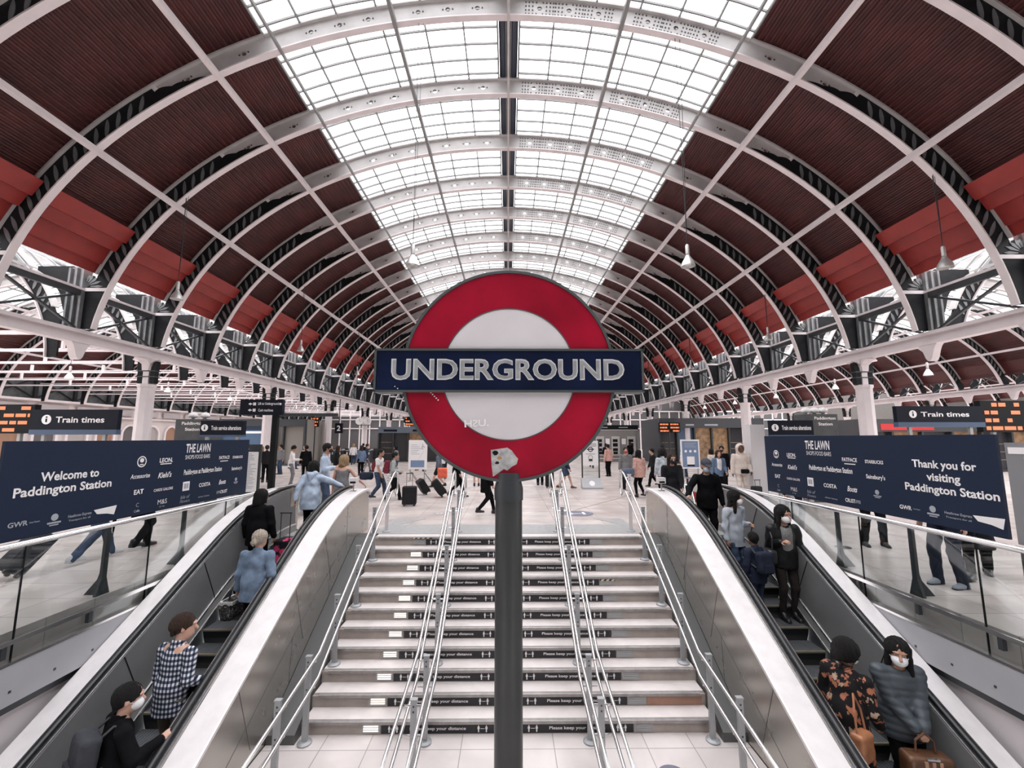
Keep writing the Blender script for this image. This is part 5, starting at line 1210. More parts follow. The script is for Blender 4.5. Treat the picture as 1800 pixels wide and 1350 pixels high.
def person(label, loc, yaw, H, top, bottom, hair, skin='pale', mask=None, shoes=M_SHOEK, lean=4, head=(0, 0), hands=None, whands=None, feet=None, walk=0, vox=.011, build=1.0, group=None, curl=(.55, .55), eyes=False, twist=0, hbig=1.0):
    """yaw 0 looks along +Y. top = (kind, material, extras); hands in body space {'L':(x,y,z)}, whands in world space"""
    _np[0] += 1; seed = _np[0]; s = H/1.75; yr = yaw*D2R
    Rw = rotz(yr)
    if whands:
        hands = dict(hands or {})
        for k_, p in whands.items(): hands[k_] = tuple(Rw.T @ (np.array(p, float)-np.array(loc, float))/s)
    hands = hands or {}
    # skeleton
    P = np.array([0, 0, .95]); 
    if walk: P[2] -= .02
    Lr = lean*D2R; Rt = rotx(-Lr) @ rotz(twist*D2R)
    T = lambda v: tuple(P+Rt @ (np.array(v, float)-np.array([0, 0, .95])))
    if feet is None:
        feet = {'L': (-.10, .0, .075), 'R': (.10, .03, .075)} if not walk else {'L': (-.09, .34*walk, .085), 'R': (.09, -.30*walk, .15)}
    hip = {'L': (-.092, 0, P[2]-.03), 'R': (.092, 0, P[2]-.03)}
    knee, ank = {}, {}
    for q in 'LR': knee[q], ank[q] = ik(hip[q], feet[q], .43, .43, (0, 1, .12))
    ank = {q: np.array(feet[q], float) if np.linalg.norm(np.array(feet[q])-np.array(hip[q])) < .86 else ank[q] for q in 'LR'}
    sw = .178*build
    sh = {'L': T((-sw, -.01, 1.40)), 'R': T((sw, -.01, 1.40))}
    elb, wr = {}, {}
    for q, sg in (('L', -1), ('R', 1)):
        tgt = hands.get(q, (sg*(.26*build+.02), .06+(.14*walk*sg), .80))
        elb[q], wr[q] = ik(sh[q], tgt, .285, .255, (sg*.35, -1, -.35))
    hc = np.array(T((0, .02, 1.632))); Rh = Rt @ rotz(head[0]*D2R) @ rotx(-head[1]*D2R)
    hs = 1.10*hbig
    hc = hc+Rt @ np.array([0, .005, .012*hs])
    hp = lambda x, y, z: tuple(hc+Rh @ (np.array([x, y, z])*hs))
    pts = np.array([*hip.values(), *[tuple(a) for a in ank.values()], *sh.values(), *[tuple(w) for w in wr.values()], *[tuple(w) for w in elb.values()], tuple(hc)])
    lo, hi = pts.min(0)-.24, pts.max(0)+.24; lo[2] = -.03
    fwd = Rt @ np.array([0, 1, 0])
    fd = (fwd, .68)
    b = Field(lo, hi, vox)
    # ---- body
    b.ell((0, 0, P[2]+.01), (.160*build, .112, .115), .03)
    b.cone(T((0, 0, 1.02)), T((0, -.005, 1.32)), .128*build, .152*build, .05, fd)
    for sg in (-1, 1): b.cone(T((0, -.012, 1.43)), T((sg*sw*.92, -.012, 1.395)), .050, .050, .05)
    b.cone(T((0, -.012, 1.42)), T((0, .005, 1.56)), .055, .050, .03)
    for q in 'LR':
        b.cone(hip[q], knee[q], .086, .054, .03); b.cone(knee[q], ank[q], .053, .036, .02)
        a = ank[q]; fdir = np.array([0, 1, 0.0]); up = .0
        b.cone(a+np.array([0, -.03, -.04]), a+np.array([0, .15, -.052]), .034, .026, .02)
        b.cone(sh[q], elb[q], .049, .038, .02); b.cone(elb[q], wr[q], .039, .026, .015)
    b.rs = hs
    b.ell(hp(0, -.008, .02), (.076, .096, .098), .02, Rh)
    b.ell(hp(0, .028, -.052), (.056, .066, .070), .03, Rh)
    b.cone(hp(0, .085, .012), hp(0, .112, -.022), .010, .014, .012)
    if vox < .013:
        for sg in (-1, 1):
            b.ell(hp(sg*.077, -.005, -.008), (.010, .022, .032), .006, Rh); b.ell(hp(sg*.031, .098, .014), (.016, .014, .011), .010, Rh, 'sub'); b.cone(hp(sg*.018, .091, .034), hp(sg*.05, .078, .034), .009, .006, .01)
        b.cone(hp(-.018, .090, -.062), hp(.018, .090, -.062), .008, .008, .008); b.cone(hp(-.015, .088, -.075), hp(.015, .088, -.075), .008, .008, .006)
    b.rs = 1.0
    # hands: palm, four fingers, thumb
    for qi, (q, sg) in enumerate((('L', -1), ('R', 1))):
        d = nrm(wr[q]-elb[q]); inw = np.array([-sg, .25, 0.0]) if q not in hands else np.array([-sg*.5, .1, -.9]) if d[2] > -.75 else np.array([-sg, .2, 0.0])
        pn_ = nrm(inw-d*np.dot(inw, d)); sd = np.cross(d, pn_)*sg   # towards the thumb
        if np.dot(sd, np.array([0, 1, .3])) < 0: sd = -sd
        w0 = np.array(wr[q]); kn = w0+d*.085
        for o_ in (-.026, -.009, .009, .026): b.cone(w0+sd*o_*.7+d*.012, kn+sd*o_, .016, .0135, .008)
        for o_, L in ((.030, .072), (.010, .082), (-.010, .076), (-.029, .060)):
            c = curl[qi]; b0 = kn+sd*o_; d1 = nrm(d*math.cos(c*.9)+pn_*math.sin(c*.9)); d2 = nrm(d*math.cos(c*2.2)+pn_*math.sin(c*2.2)); b1 = b0+d1*L*.5
            b.cone(b0, b1, .0098, .0088, .004); b.cone(b1, b1+d2*L*.5, .0088, .0075, .003)
        tb = w0+d*.025+sd*.022; t1 = tb+nrm(d*.6+sd*.7+pn_*.3)*.038; b.cone(tb, t1, .013, .011, .008); b.cone(t1, t1+nrm(d*.9+sd*.25+pn_*.4)*.032, .011, .0085, .004)
    sk = mat('skin '+skin, SKIN[skin], .5, 0, .06, 20, spec=.35)
    o = link('person', b.mesh('body', sk)); o.location = loc; o.rotation_euler = (0, 0, yr); o.scale = (s, s, s); tag(o, label, 'person', group)
    cv = max(vox*1.25, .0125) if vox < .013 else vox*1.05
    # ---- upper garment
    kind, tm, ex = top[0], top[1], (top[2] if len(top) > 2 else {})
    th = {'tee': .016, 'sleeveless': .012, 'shirt': .018, 'jacket': .026, 'hoodie': .03, 'puffer': .038, 'coat': .03, 'dress': .018}[kind]
    hem = ex.get('hem', {'tee': .86, 'sleeveless': .88, 'shirt': .80, 'jacket': .86, 'hoodie': .84, 'puffer': .80, 'coat': .55, 'dress': .50}[kind])
    g = Field(lo, hi, cv)
    g.cone(T((0, 0, 1.03)), T((0, -.005, 1.30)), .128*build+th, .146*build+th*.8, .06, (fwd, .72))
    [g.cone(T((0, -.012, 1.425)), T((sg*sw*.93, -.012, 1.385)), .046+th*.7, .044+th*.7, .05) for sg in (-1, 1)]
    fl_ = ex.get('flare', 0)
    if hem < 1.0: g.cone((0, 0, P[2]+.07), (0, 0, min(hem, P[2]+.02)), .166*build+th, .166*build+th+fl_, .05, ((0, 1, 0), .76))
    for q in 'LR':
        e, w_ = np.array(elb[q]), np.array(wr[q])
        if kind == 'sleeveless': continue
        if kind == 'tee': g.cone(sh[q], np.array(sh[q])*.42+e*.58, .050+th, .048+th, .03)
        else:
            g.cone(sh[q], e, .050+th, .042+th, .03); w2 = w_ + nrm(e-w_)*ex.get('cuff', .01)
            g.cone(e, w2, .042+th, .030+th*.8, .02)
    if kind != 'sleeveless': pass
    g.folds(ex.get('fold', .005 if kind != 'puffer' else .002), seed)
    if kind == 'puffer': g.ridges(.016, .075)
    g.cut((0, 0, hem), (0, 0, -1))
    if kind == 'tee':
        for q, sg in (('L', -1), ('R', 1)):
            e = np.array(elb[q]); p_ = np.array(sh[q])*.45+e*.55
    # neck opening
    g.ell(T((0, .02, 1.52)), (.075, .085, .07), .01, None, 'sub')
    if kind == 'sleeveless':
        for sg in (-1, 1): g.ell(T((sg*(sw+.045), 0, 1.40)), (.06, .09, .10), .01, None, 'sub')
    go = link({'tee': 't_shirt', 'sleeveless': 'sleeveless_top', 'shirt': 'shirt', 'jacket': 'jacket', 'hoodie': 'hoodie', 'puffer': 'puffer_jacket', 'coat': 'coat', 'dress': 'dress'}[kind], g.mesh('garment', tm), o)
    if kind in ('shirt', 'jacket', 'coat', 'puffer'):
        c = Field(np.array(T((0, 0, 1.47)))-.16, np.array(T((0, 0, 1.47)))+.16, cv)
        c.cone(T((0, -.02, 1.455)), T((0, -.012, 1.505)), .078, .070, .01); c.cone(T((0, -.01, 1.40)), T((0, .0, 1.60)), .062, .058, .006, None, 'sub'); c.cut(T((0, 0, 1.515)), tuple(Rt @ np.array([0, .15, 1]))); link('collar', c.mesh('collar', tm), go)
    if ex.get('hood') == 'down':
        c = Field(np.array(T((0, -.1, 1.45)))-.22, np.array(T((0, -.1, 1.45)))+.22, cv)
        c.cone(T((-.075, -.06, 1.49)), T((.075, -.06, 1.49)), .052, .052, .05); c.cone(T((0, -.105, 1.44)), T((0, -.13, 1.34)), .085, .04, .06); c.cone(T((-.09, .02, 1.47)), T((-.07, -.07, 1.49)), .035, .05, .04); c.cone(T((.09, .02, 1.47)), T((.07, -.07, 1.49)), .035, .05, .04); c.folds(.006, seed+3); link('hood', c.mesh('hood', tm), go)
    if ex.get('hood') == 'up':
        c = Field(hc-.26, hc+.24, cv); c.rs = hs; c.ell(hp(0, -.02, .015), (.112, .125, .128), .02, Rh); c.cone(hp(0, -.03, -.06), T((0, -.04, 1.44)), .095, .10, .04); c.ell(hp(0, .10, -.02), (.078, .10, .115), .02, Rh, 'sub'); c.ell(hp(0, 0, 0), (.083, .103, .11), .006, Rh, 'sub'); link('hood', c.mesh('hood', tm), go)
    if ex.get('inner') is not None:
        c = Field(np.array(T((0, .05, 1.15)))-.36, np.array(T((0, .05, 1.15)))+.36, cv)
        c.cone(T((0, .022, .84)), T((0, .020, 1.33)), .122*build+th, .118*build+th, .05, (fwd, .80)); c.cone(T((0, .04, 1.33)), T((0, .03, 1.42)), .09, .075, .05)
        c.cut(T((.085, 0, 1)), (1, 0, 0)); c.cut(T((-.085, 0, 1)), (-1, 0, 0)); c.cut((0, 0, hem-.01), (0, 0, -1)); c.cut(T((0, .03, 1.2)), tuple(-fwd)); c.ell(T((0, .06, 1.50)), (.07, .08, .07), .01, None, 'sub'); link('inner_top', c.mesh('inner top', ex['inner']), o)
    # ---- lower garment
    bk, bm_ = bottom[0], bottom[1]; bt = .014
    t = Field((lo[0], lo[1], -.02), (hi[0], hi[1], 1.12), cv)
    t.ell((0, 0, P[2]+.01), (.160*build+bt, .114+bt, .12), .03)
    for q in 'LR':
        a = ank[q]; k_ = np.array(knee[q])
        if bk == 'trousers': t.cone(hip[q], k_, .088+bt, .060+bt, .03); t.cone(k_, a+np.array([0, 0, -.03]), .060+bt, .046+bt, .02)
        elif bk == 'slim': t.cone(hip[q], k_, .086+bt*.7, .055+bt*.6, .03); t.cone(k_, a+np.array([0, 0, .0]), .055+bt*.6, .038+bt*.6, .02)
        elif bk == 'wide': t.cone(hip[q], k_, .09+bt, .072+bt, .03); t.cone(k_, a+np.array([0, 0, -.03]), .072+bt, .066+bt, .02)
        elif bk == 'shorts': t.cone(hip[q], np.array(hip[q])*.35+k_*.65, .092+bt, .080+bt, .03)
    if bk != 'shorts': t.folds(.004, seed+9, 20, 26)
    t.cut((0, 0, 1.03), (0, 0, 1))
    link({'trousers': 'trousers', 'slim': 'jeans', 'wide': 'trousers', 'shorts': 'shorts'}[bk], t.mesh('lower garment', bm_), o)
    # ---- shoes
    for q in 'LR':
        a = np.array(ank[q]); c = Field(a-np.array([.09, .14, .11]), a+np.array([.09, .26, .16]), cv*.9)
        c.cone(a+np.array([0, -.035, -.035]), a+np.array([0, .155, -.052]), .045, .036, .03); c.cone(a+np.array([0, -.01, .03 if shoes is M_SHOEK else .0]), a+np.array([0, .05, -.03]), .050, .042, .03); c.cut((0, 0, a[2]-.074), (0, 0, -1))
        so = link('shoe', c.mesh('shoe', shoes), o)
        if vox < .013: c = Field(a-np.array([.09, .14, .11]), a+np.array([.09, .26, .03]), cv*.9); c.cone(a+np.array([0, -.035, -.06]), a+np.array([0, .155, -.065]), .049, .040, .02); c.cut((0, 0, a[2]-.052), (0, 0, 1)); c.cut((0, 0, a[2]-.076), (0, 0, -1)); link('sole', c.mesh('sole', M_SOLE if shoes is M_SHOEW else M_BLACK), so)
    # ---- hair
    hk, hm = hair
    if hk != 'none':
        hv = max(.0085, vox); c = Field(hc-np.array([.28, .28, .52]), hc+np.array([.28, .28, .26]), hv); c.rs = hs
        if hk == 'cap':
            c.ell(hp(0, -.008, .042), (.090, .110, .092), .01, Rh); c.cut(hp(0, 0, .035), tuple(Rh @ np.array([0, -.10, -1]))); c.cone(hp(0, .09, .045), hp(0, .145, .035), .062, .05, .01, (Rh @ np.array([0, .15, 1]), .12))
            ho = link('cap', c.mesh('cap', hm), o)
            c = Field(hc-.18, hc+.18, hv); c.rs = hs; c.ell(hp(0, -.03, -.01), (.083, .088, .08), .01, Rh); c.ell(hp(0, .09, -.03), (.09, .09, .13), .01, Rh, 'sub'); c.cut(hp(0, 0, .04), tuple(Rh @ np.array([0, 0, 1]))); link('hair', c.mesh('hair', hairmat('dark', (.02, .015, .012))), o)
        else:
            big = 1.55 if hk == 'afro' else 1.0
            c.ell(hp(0, -.020*big, .024*big), (.090*big, .108*big**.8, .102*big**.9), .02, Rh)
            if hk == 'short': c.cone(hp(0, -.045, -.02), hp(0, -.055, -.062), .072, .046, .03)
            if hk == 'full': c.ell(hp(0, -.03, .015), (.112, .125, .118), .03, Rh); c.ell(hp(0, -.13, -.05), (.06, .055, .06), .03, Rh)
            if hk == 'long':
                c.cone(hp(0, -.05, .02), hp(0, -.075, -.26), .085, .065, .05, (Rh @ np.array([0, 1, 0]), .6))
                for sg in (-1, 1): c.cone(hp(sg*.072, -.005, .03), hp(sg*.085, .02, -.22), .030, .026, .03)
            if hk == 'bob':
                c.cone(hp(0, -.04, .0), hp(0, -.05, -.10), .088, .085, .05)
                for sg in (-1, 1): c.cone(hp(sg*.070, .0, .03), hp(sg*.078, .015, -.09), .034, .03, .03)
            if hk == 'bun': c.ell(hp(0, -.118, -.035), (.045, .038, .045), .02, Rh); c.cone(hp(0, -.09, -.03), hp(0, -.12, -.04), .025, .025, .02)
            if hk == 'topbun': c.ell(hp(0, -.10, .085), (.055, .055, .055), .02, Rh)
            if hk == 'pony': c.cone(hp(0, -.10, .02), hp(0, -.15, -.17), .032, .02, .03)
            c.ell(hp(0, .125, -.045), (.070, .090, .115), .012, Rh, 'sub')
            if hk in ('short', 'bun', 'topbun', 'pony'): c.cut_in(hc-.3, hc+.3, hp(0, -.05, -.065), tuple(Rh @ np.array([0, .55, -.8]))) if hk == 'short' else None
            r = np.random.RandomState(seed); X, Y, Z = c.ax[0][:, None, None], c.ax[1][None, :, None], c.ax[2][None, None, :]
            c.f = c.f+(.004*np.sin(95*X+30*Z+12*np.sin(20*Y)+r.rand()*6)*np.sin(80*Y+25*Z+1)+.003*np.sin(160*X+50*Y+40*Z)).astype(F32)
            ho = link('hair', c.mesh('hair', hm), o)
    if mask is not None:
        c = Field(hc-.18, hc+.18, max(.0075, vox*.8)); c.rs = hs; c.ell(hp(0, .050, -.047), (.063, .068, .058), .01, Rh); c.ell(hp(0, .02, -.05), (.056, .066, .073), .004, Rh, 'sub'); c.cut(hp(0, .03, 0), tuple(Rh @ np.array([0, -1, 0]))); mk = link('face_mask', c.mesh('face mask', mask), o)
        if vox < .013:
            m = MB()
            for sg in (-1, 1): m.tube([hp(sg*.058, .06, -.03), hp(sg*.078, .02, -.015), hp(sg*.084, -.01, .0)], .003, 5)
            m.obj('ear_loop', mask, mk)
    if eyes:
        for sg in (-1, 1):
            m = MB(); e = [(.0115*math.sin(a), .0115*math.cos(a)) for a in np.linspace(0, PI, 7)]; m.lathe([(max(r_, 0), z) for r_, z in e], (0, 0, 0), 10); q = m.obj('eye', M_EYE, o, True); q.location = hp(sg*.031, .081, .013)
            i_ = MB(); i_.lathe([(max(0, .0066*math.sin(a)), .0066*math.cos(a)) for a in np.linspace(0, PI, 6)], (0, 0, 0), 8); q2 = i_.obj('iris', M_IRIS, q, True); q2.location = tuple(Rh @ np.array([0, .0065, 0]))
    return o, dict(sh=sh, T=T, wr=wr, s=s, hc=hc)

# ------------------------------------------------------------------ bags and cases
def soft_box(name, size, m, r=.04, vox=.012, folds=.0, label=None, cat=None, loc=(0, 0, 0), rz=0, rx=0, group=None):
    w, d, h = [q/2-r for q in size]; f = Field((-size[0]/2-.04, -size[1]/2-.04, -.04), (size[0]/2+.04, size[1]/2+.04, size[2]+.04), vox)
    X, Y, Z = f.ax[0][:, None, None], f.ax[1][None, :, None], f.ax[2][None, None, :]
    qx, qy, qz = np.abs(X)-w, np.abs(Y)-d, np.abs(Z-size[2]/2)-h
    f.f = (np.sqrt(np.maximum(qx, 0)**2+np.maximum(qy, 0)**2+np.maximum(qz, 0)**2)+np.minimum(np.maximum(np.maximum(qx, qy), qz), 0)-r).astype(F32)
    if folds: f.folds(folds, 5)
    o = link(name, f.mesh(name, m)); o.location = loc; o.rotation_euler = (rx*D2R, 0, rz*D2R)
    if label: tag(o, label, cat, group)
    return o
M_CASE = cloth('case black', (.012, .012, .014), .6)
def suitcase(label, loc, rz, tilt, size=(.42, .25, .62), m=None, handle=.42, group=None):
    o = soft_box('suitcase', size, m or M_CASE, .045, .014, 0, label, 'suitcase', loc, rz, tilt)
    h = MB()
    for sx in (-.09, .09): h.tube([(sx, -size[1]/2+.05, size[2]-.01), (sx, -size[1]/2+.05, size[2]+handle)], .008, 6)
    h.tube([(-.11, -size[1]/2+.05, size[2]+handle), (.11, -size[1]/2+.05, size[2]+handle)], .015, 6); h.obj('handle', M_DGREY, o)
    for sx in (-1, 1):
        for sy in (-1, 1):
            w_ = MB(); w_.obox((0, 0, 0), (.001, 0, 0), (0, .001, 0), (0, 0, .001)); w_ = MB(); w_.tube([(sx*(size[0]/2-.07)-.018, sy*(size[1]/2-.05), -.012), (sx*(size[0]/2-.07)+.018, sy*(size[1]/2-.05), -.012)], .034, 10); w_.obj('wheel', M_BLACK, o)
    p = MB(); p.box(-size[0]*.36, size[0]*.36, -size[1]/2-.012, -size[1]/2+.02, size[2]*.16, size[2]*.62); p.obj('front_pocket', m or M_CASE, o)
    return o
def on_back(pi, loc, yaw, v):
    """world position of a point in a person's torso frame"""
    p = rotz(yaw*D2R) @ (np.array(pi['T'](v))*pi['s']); return tuple(np.array(loc)+p)
def backpack(label, pi, loc, yaw, m, size=(.32, .17, .46), lean=4, sc=1):
    w = on_back(pi, loc, yaw, (0, -.215-size[1]*.15, .98))
    o = soft_box('backpack', size, m, .055, .014, .003, label, 'backpack', w, yaw, -lean)
    soft = MB(); soft.box(-size[0]*.33, size[0]*.33, -size[1]/2-.03, -size[1]/2+.02, .05, size[2]*.45); soft.obj('front_pocket', m, o)
    st_ = MB()
    for sx in (-.11, .11): st_.tube([(sx, size[1]/2-.02, size[2]-.04), (sx, size[1]/2+.07, size[2]+.035), (sx*1.1, size[1]/2+.20, size[2]+.0), (sx*1.2, size[1]/2+.25, size[2]-.14), (sx*1.3, size[1]/2+.10, .16), (sx, size[1]/2-.01, .1)], .014, 6)
    st_.obj('strap', M_DGREY, o); return o
# ------------------------------------------------------------------ riders on the upward escalator (left), seen from behind
K_ = cloth('black', (.0055, .0055, .0065), spec=.08); NV = cloth('navy', (.018, .024, .045)); GR = cloth('grey', (.17, .17, .175)); DN = cloth('denim', (.16, .215, .30), .9, .3, 9); DNL = cloth('pale denim', (.42, .50, .62), .9, .2, 9)
JE = cloth('jeans', (.045, .065, .11), .9, .3, 9); BK = cloth('charcoal', (.015, .015, .017), spec=.1); KH = cloth('khaki', (.20, .17, .13)); WT = cloth('white', (.70, .68, .68), .9, .05); CR = cloth('cream', (.58, .51, .46), .9, .08); PK = cloth('dusty pink', (.50, .30, .26)); TN = cloth('tan', (.42, .27, .19)); MR = cloth('maroon', (.16, .025, .04)); BL = cloth('blue', (.12, .17, .26))
HB = hairmat('black', (.008, .007, .007)); HBR = hairmat('brown', (.040, .022, .015)); HBL = hairmat('blonde', (.36, .24, .14)); HGR = hairmat('ash blonde', (.45, .38, .31))
L = lambda x, y: (x, y, step_z(y)+.008)
def rail_hand(x, y): return (x, y, deck_z(y)+.095)
NEAR = .0085
loc = L(-4.10, 4.90)
p, pi = person('man in black jacket and white mask lowest on the upward escalator', loc, -38, 1.76, ('jacket', K_), ('trousers', K_), ('short', HB), 'pale', M_MASKW, lean=6, head=(-18, 2), whands={'R': rail_hand(-3.70, 5.02)}, curl=(.5, .35), vox=.0075, build=1.10, hbig=1.08, eyes=True)
backpack('dark grey backpack on the man in the black jacket', pi, loc, -38, cloth('backpack grey', (.045, .048, .056)), (.34, .19, .44), 6)
loc = L(-4.00, 5.53)
p, pi = person('man in a black and white checked shirt riding the upward escalator', loc, -16, 1.82, ('shirt', plaid_mat(), {'hem': .76, 'fold': .006}), ('trousers', KH), ('short', HBR), 'pale', None, lean=5, head=(-42, 4), hands={'R': (.21, .20, 1.02), 'L': (-.25, .05, .80)}, vox=NEAR, build=1.10, hbig=1.08)
jk = soft_box('folded_jacket', (.16, .20, .34), K_, .05, .012, .008, 'folded black jacket over the arm of the man in the checked shirt', 'jacket', on_back(pi, loc, -16, (.235, .17, .72)), -16)
loc = L(-3.93, 7.0)
p, pi = person('blonde woman with a low bun in a blue denim jacket on the upward escalator', loc, 0, 1.72, ('jacket', DN, {'hem': .74, 'fold': .006, 'flare': .01}), ('trousers', K_), ('bun', HGR), 'pale', None, head=(-8, 0), hands={'L': (-.30, .06, .86), 'R': (.24, .17, .98)}, vox=NEAR, build=1.10, hbig=1.08)
hb = soft_box('handbag', (.20, .34, .30), floral_mat('dotted weave', (.012, .012, .013), [(.30, .29, .28), (.22, .21, .20), (.4, .38, .36)], 42, .30), .05, .012, .003, 'black and white patterned handbag carried by the woman in the denim jacket', 'handbag', (-4.32, 7.12, step_z(7.1)+.42), 0)
m = MB(); m.tube([(.0, -.10, .28), (.02, -.09, .44), (.03, 0, .50), (.02, .09, .44), (0, .10, .28)], .012, 6); m.obj('handle', M_BLACK, hb)
MB().box(-.101, .101, -.17, .17, .24, .29).obj('patterned_rim', mat('pale lace', (.45, .43, .42), .8, noise=.6, nscale=60), hb)
loc = L(-4.62, 8.2)
person('woman with black hair in a long black jacket on the upward escalator', loc, 0, 1.64, ('coat', K_, {'hem': .72}), ('trousers', K_), ('bob', HB), 'tan', None, head=(-25, 6), vox=NEAR, build=1.10, hbig=1.08)
loc = L(-4.2, 9.35)
p, pi = person('woman in a pale blue hooded raincoat near the top of the upward escalator', loc, -4, 1.62, ('jacket', DNL, {'hem': .70, 'hood': 'down', 'fold': .009, 'flare': .03}), ('trousers', K_), ('bob', HB), 'tan', None, lean=7, head=(-15, 3), whands={'R': rail_hand(-3.68, 9.75), 'L': (-4.46, 9.12, .70)}, vox=NEAR, build=1.10, hbig=1.08)
sc_ = suitcase('black suitcase printed with pink roses on the upward escalator', (-4.28, 8.62, step_z(8.5)+.045), 0, 0, (.40, .28, .50), floral_mat('rose print', (.012, .012, .014), [(.55, .06, .16), (.45, .05, .14), (.012, .012, .014), (.62, .12, .22)], 7.5, .44), .50)
loc = (-4.08, 10.75, 0)
person('blonde woman in a grey sleeveless top stepping off the upward escalator', loc, -10, 1.66, ('sleeveless', GR, {'fold': .006, 'hem': .78, 'flare': .02}), ('trousers', K_), ('bob', HBL), 'pale', None, lean=5, head=(-14, 0), whands={'R': (-3.62, 10.95, .96)}, vox=NEAR, build=1.10, hbig=1.08)
person('tall man with black hair and black mask above the top of the upward escalator', (-5.15, 12.2, 0), -80, 1.93, ('shirt', DNL), ('trousers', JE), ('short', HB), 'tan', M_MASKK, hands={'R': (.12, .28, 1.18), 'L': (-.1, .26, 1.12)}, vox=.012)

# ------------------------------------------------------------------ riders on the downward escalator (right), facing the viewer
loc = L(4.62, 5.42)
p, pi = person('woman in a quilted slate jacket and white mask at the bottom of the downward escalator', loc, 172, 1.80, ('puffer', cloth('slate nylon', (.055, .066, .078), .5, .1, 8, .1, 60, .4), {'hem': .74}), ('trousers', K_), ('long', HB), 'tan', M_MASKW, lean=3, head=(-24, 6), hands={'L': (-.04, .27, .97), 'R': (.04, .27, .97)}, curl=(.8, .8), vox=NEAR, build=1.10, hbig=1.08, eyes=True)
hb = soft_box('handbag', (.46, .20, .30), mat('dark brown leather', (.10, .045, .022), .4, noise=.3, nscale=10), .05, .012, .002, 'brown leather bag with pale buckles held by the woman in the quilted jacket', 'handbag', (4.56, 5.08, step_z(5.42)+.50), -8)
for sx in (-.07, 0, .07): MB().box(sx-.016, sx+.016, -.108, -.09, .06, .27).obj('buckle_strap', mat('pale tan leather', (.42, .25, .15), .45), hb)
m = MB(); m.tube([(-.10, 0, .28), (-.09, 0, .42), (0, 0, .50), (.09, 0, .42), (.10, 0, .28)], .012, 6); m.obj('handle', MATS['dark brown leather'], hb); MB().box(-.06, .06, -.11, -.09, .285, .305).obj('clasp', M_TUBE, hb)
loc = L(3.98, 5.42)
p, pi = person('woman with a black hair bun in a black coat printed with orange flowers', loc, -66, 1.76, ('coat', floral_mat('autumn print', (.010, .009, .010), [(.36, .14, .08), (.45, .24, .15), (.22, .04, .05), (.30, .10, .05), (.42, .30, .22), (.012, .01, .01)], 13, .40), {'hem': .42, 'flare': .04}), ('trousers', K_), ('full', HB), 'brown', M_MASKW, lean=8, head=(-8, 10), hands={'R': (.22, .22, .92)}, vox=NEAR, build=1.10, hbig=1.08)
hb = soft_box('handbag', (.24, .15, .30), mat('tan leather', (.36, .15, .07), .45, noise=.25, nscale=9), .05, .012, .003, 'tan leather shoulder bag of the woman in the flower print coat', 'handbag', (3.92, 5.14, step_z(5.42)+.68), 24)
m = MB(); m.tube([(-.08, 0, .27), (-.06, .02, .50), (0, .05, .66), (.06, .02, .50), (.08, 0, .27)], .012, 6); m.obj('strap', MATS['tan leather'], hb)
loc = L(4.72, 7.56)
p, pi = person('woman in a black leather jacket, grey top and boots standing on the downward escalator', loc, 176, 1.82, ('jacket', mat('black leather', (.007, .007, .008), .45, bump=.2, bscale=30, spec=.3), {'hem': .80, 'inner': cloth('grey marl', (.20, .20, .195), .9, .5, 70), 'fold': .006}), ('slim', cloth('dark brown trousers', (.022, .017, .016))), ('long', HB), 'tan', M_MASKW, head=(14, 6), hands={'R': (.13, .20, 1.22), 'L': (-.30, .05, .80)}, vox=NEAR, build=1.10, hbig=1.08, eyes=True)
hb = soft_box('handbag', (.16, .30, .24), mat('black bag leather', (.014, .014, .016), .35), .05, .012, .003, 'black shoulder bag at the side of the woman in the leather jacket', 'handbag', (4.40, 7.46, step_z(7.5)+.92), 0)
m = MB(); m.tube([(0, -.10, .22), (.04, -.06, .42), (.05, 0, .50), (.04, .06, .42), (0, .10, .22)], .012, 6); m.obj('strap', M_BLACK, hb)
loc = L(4.16, 7.42)
p, pi = person('child with black hair in a dark jacket facing up the downward escalator', loc, 12, 1.40, ('jacket', NV, {'hem': .78}), ('trousers', JE), ('short', HB), 'brown', None, lean=3, head=(-10, 0), vox=NEAR, build=1.0)
backpack('small navy backpack on the child riding the downward escalator', pi, loc, 12, cloth('navy pack', (.016, .020, .036)), (.27, .15, .36), 3)
loc = L(4.14, 8.05)
person('long haired woman in a pale grey shirt and white mask on the downward escalator', loc, 200, 1.64, ('shirt', cloth('pale grey shirt', (.40, .43, .48), .9, .1), {'hem': .72, 'fold': .008}), ('trousers', JE), ('long', HB), 'tan', M_MASKW, head=(38, 4), hands={'L': (-.14, .24, 1.16), 'R': (.26, .06, .82)}, vox=NEAR, build=1.10, hbig=1.08, eyes=True)
loc = L(4.20, 9.2)
person('man in black with a dark cap and pale mask on the downward escalator', loc, 172, 1.78, ('jacket', K_, {'hem': .78}), ('trousers', K_), ('cap', cloth('slate cap', (.05, .055, .07))), 'tan', M_MASKB, head=(4, 8), whands={'R': rail_hand(3.70, 8.95)}, vox=NEAR, build=1.10, hbig=1.08, eyes=True)
loc = (4.10, 10.85, 0)
person('woman in black with a black mask about to step on the downward escalator', loc, 178, 1.70, ('jacket', BK, {'hem': .74}), ('trousers', K_), ('long', HBR), 'pale', M_MASKK, head=(0, 8), hands={'L': (-.15, .30, .92), 'R': (.24, .12, .86)}, vox=NEAR, build=1.10, hbig=1.08, eyes=True)
t = thing('folding_trolley', 'silver trolley pole with a red strap in front of the woman in black', 'trolley', (4.28, 10.28, 0), 0)
m = MB(); m.tube([(-.06, -.28, .02), (-.06, .12, .98)], .018, 8); m.tube([(.10, -.28, .02), (.10, .12, .98)], .018, 8); m.tube([(-.06, .12, .98), (.10, .12, .98)], .018, 8); m.obj('pole', M_TUBE, t, True)
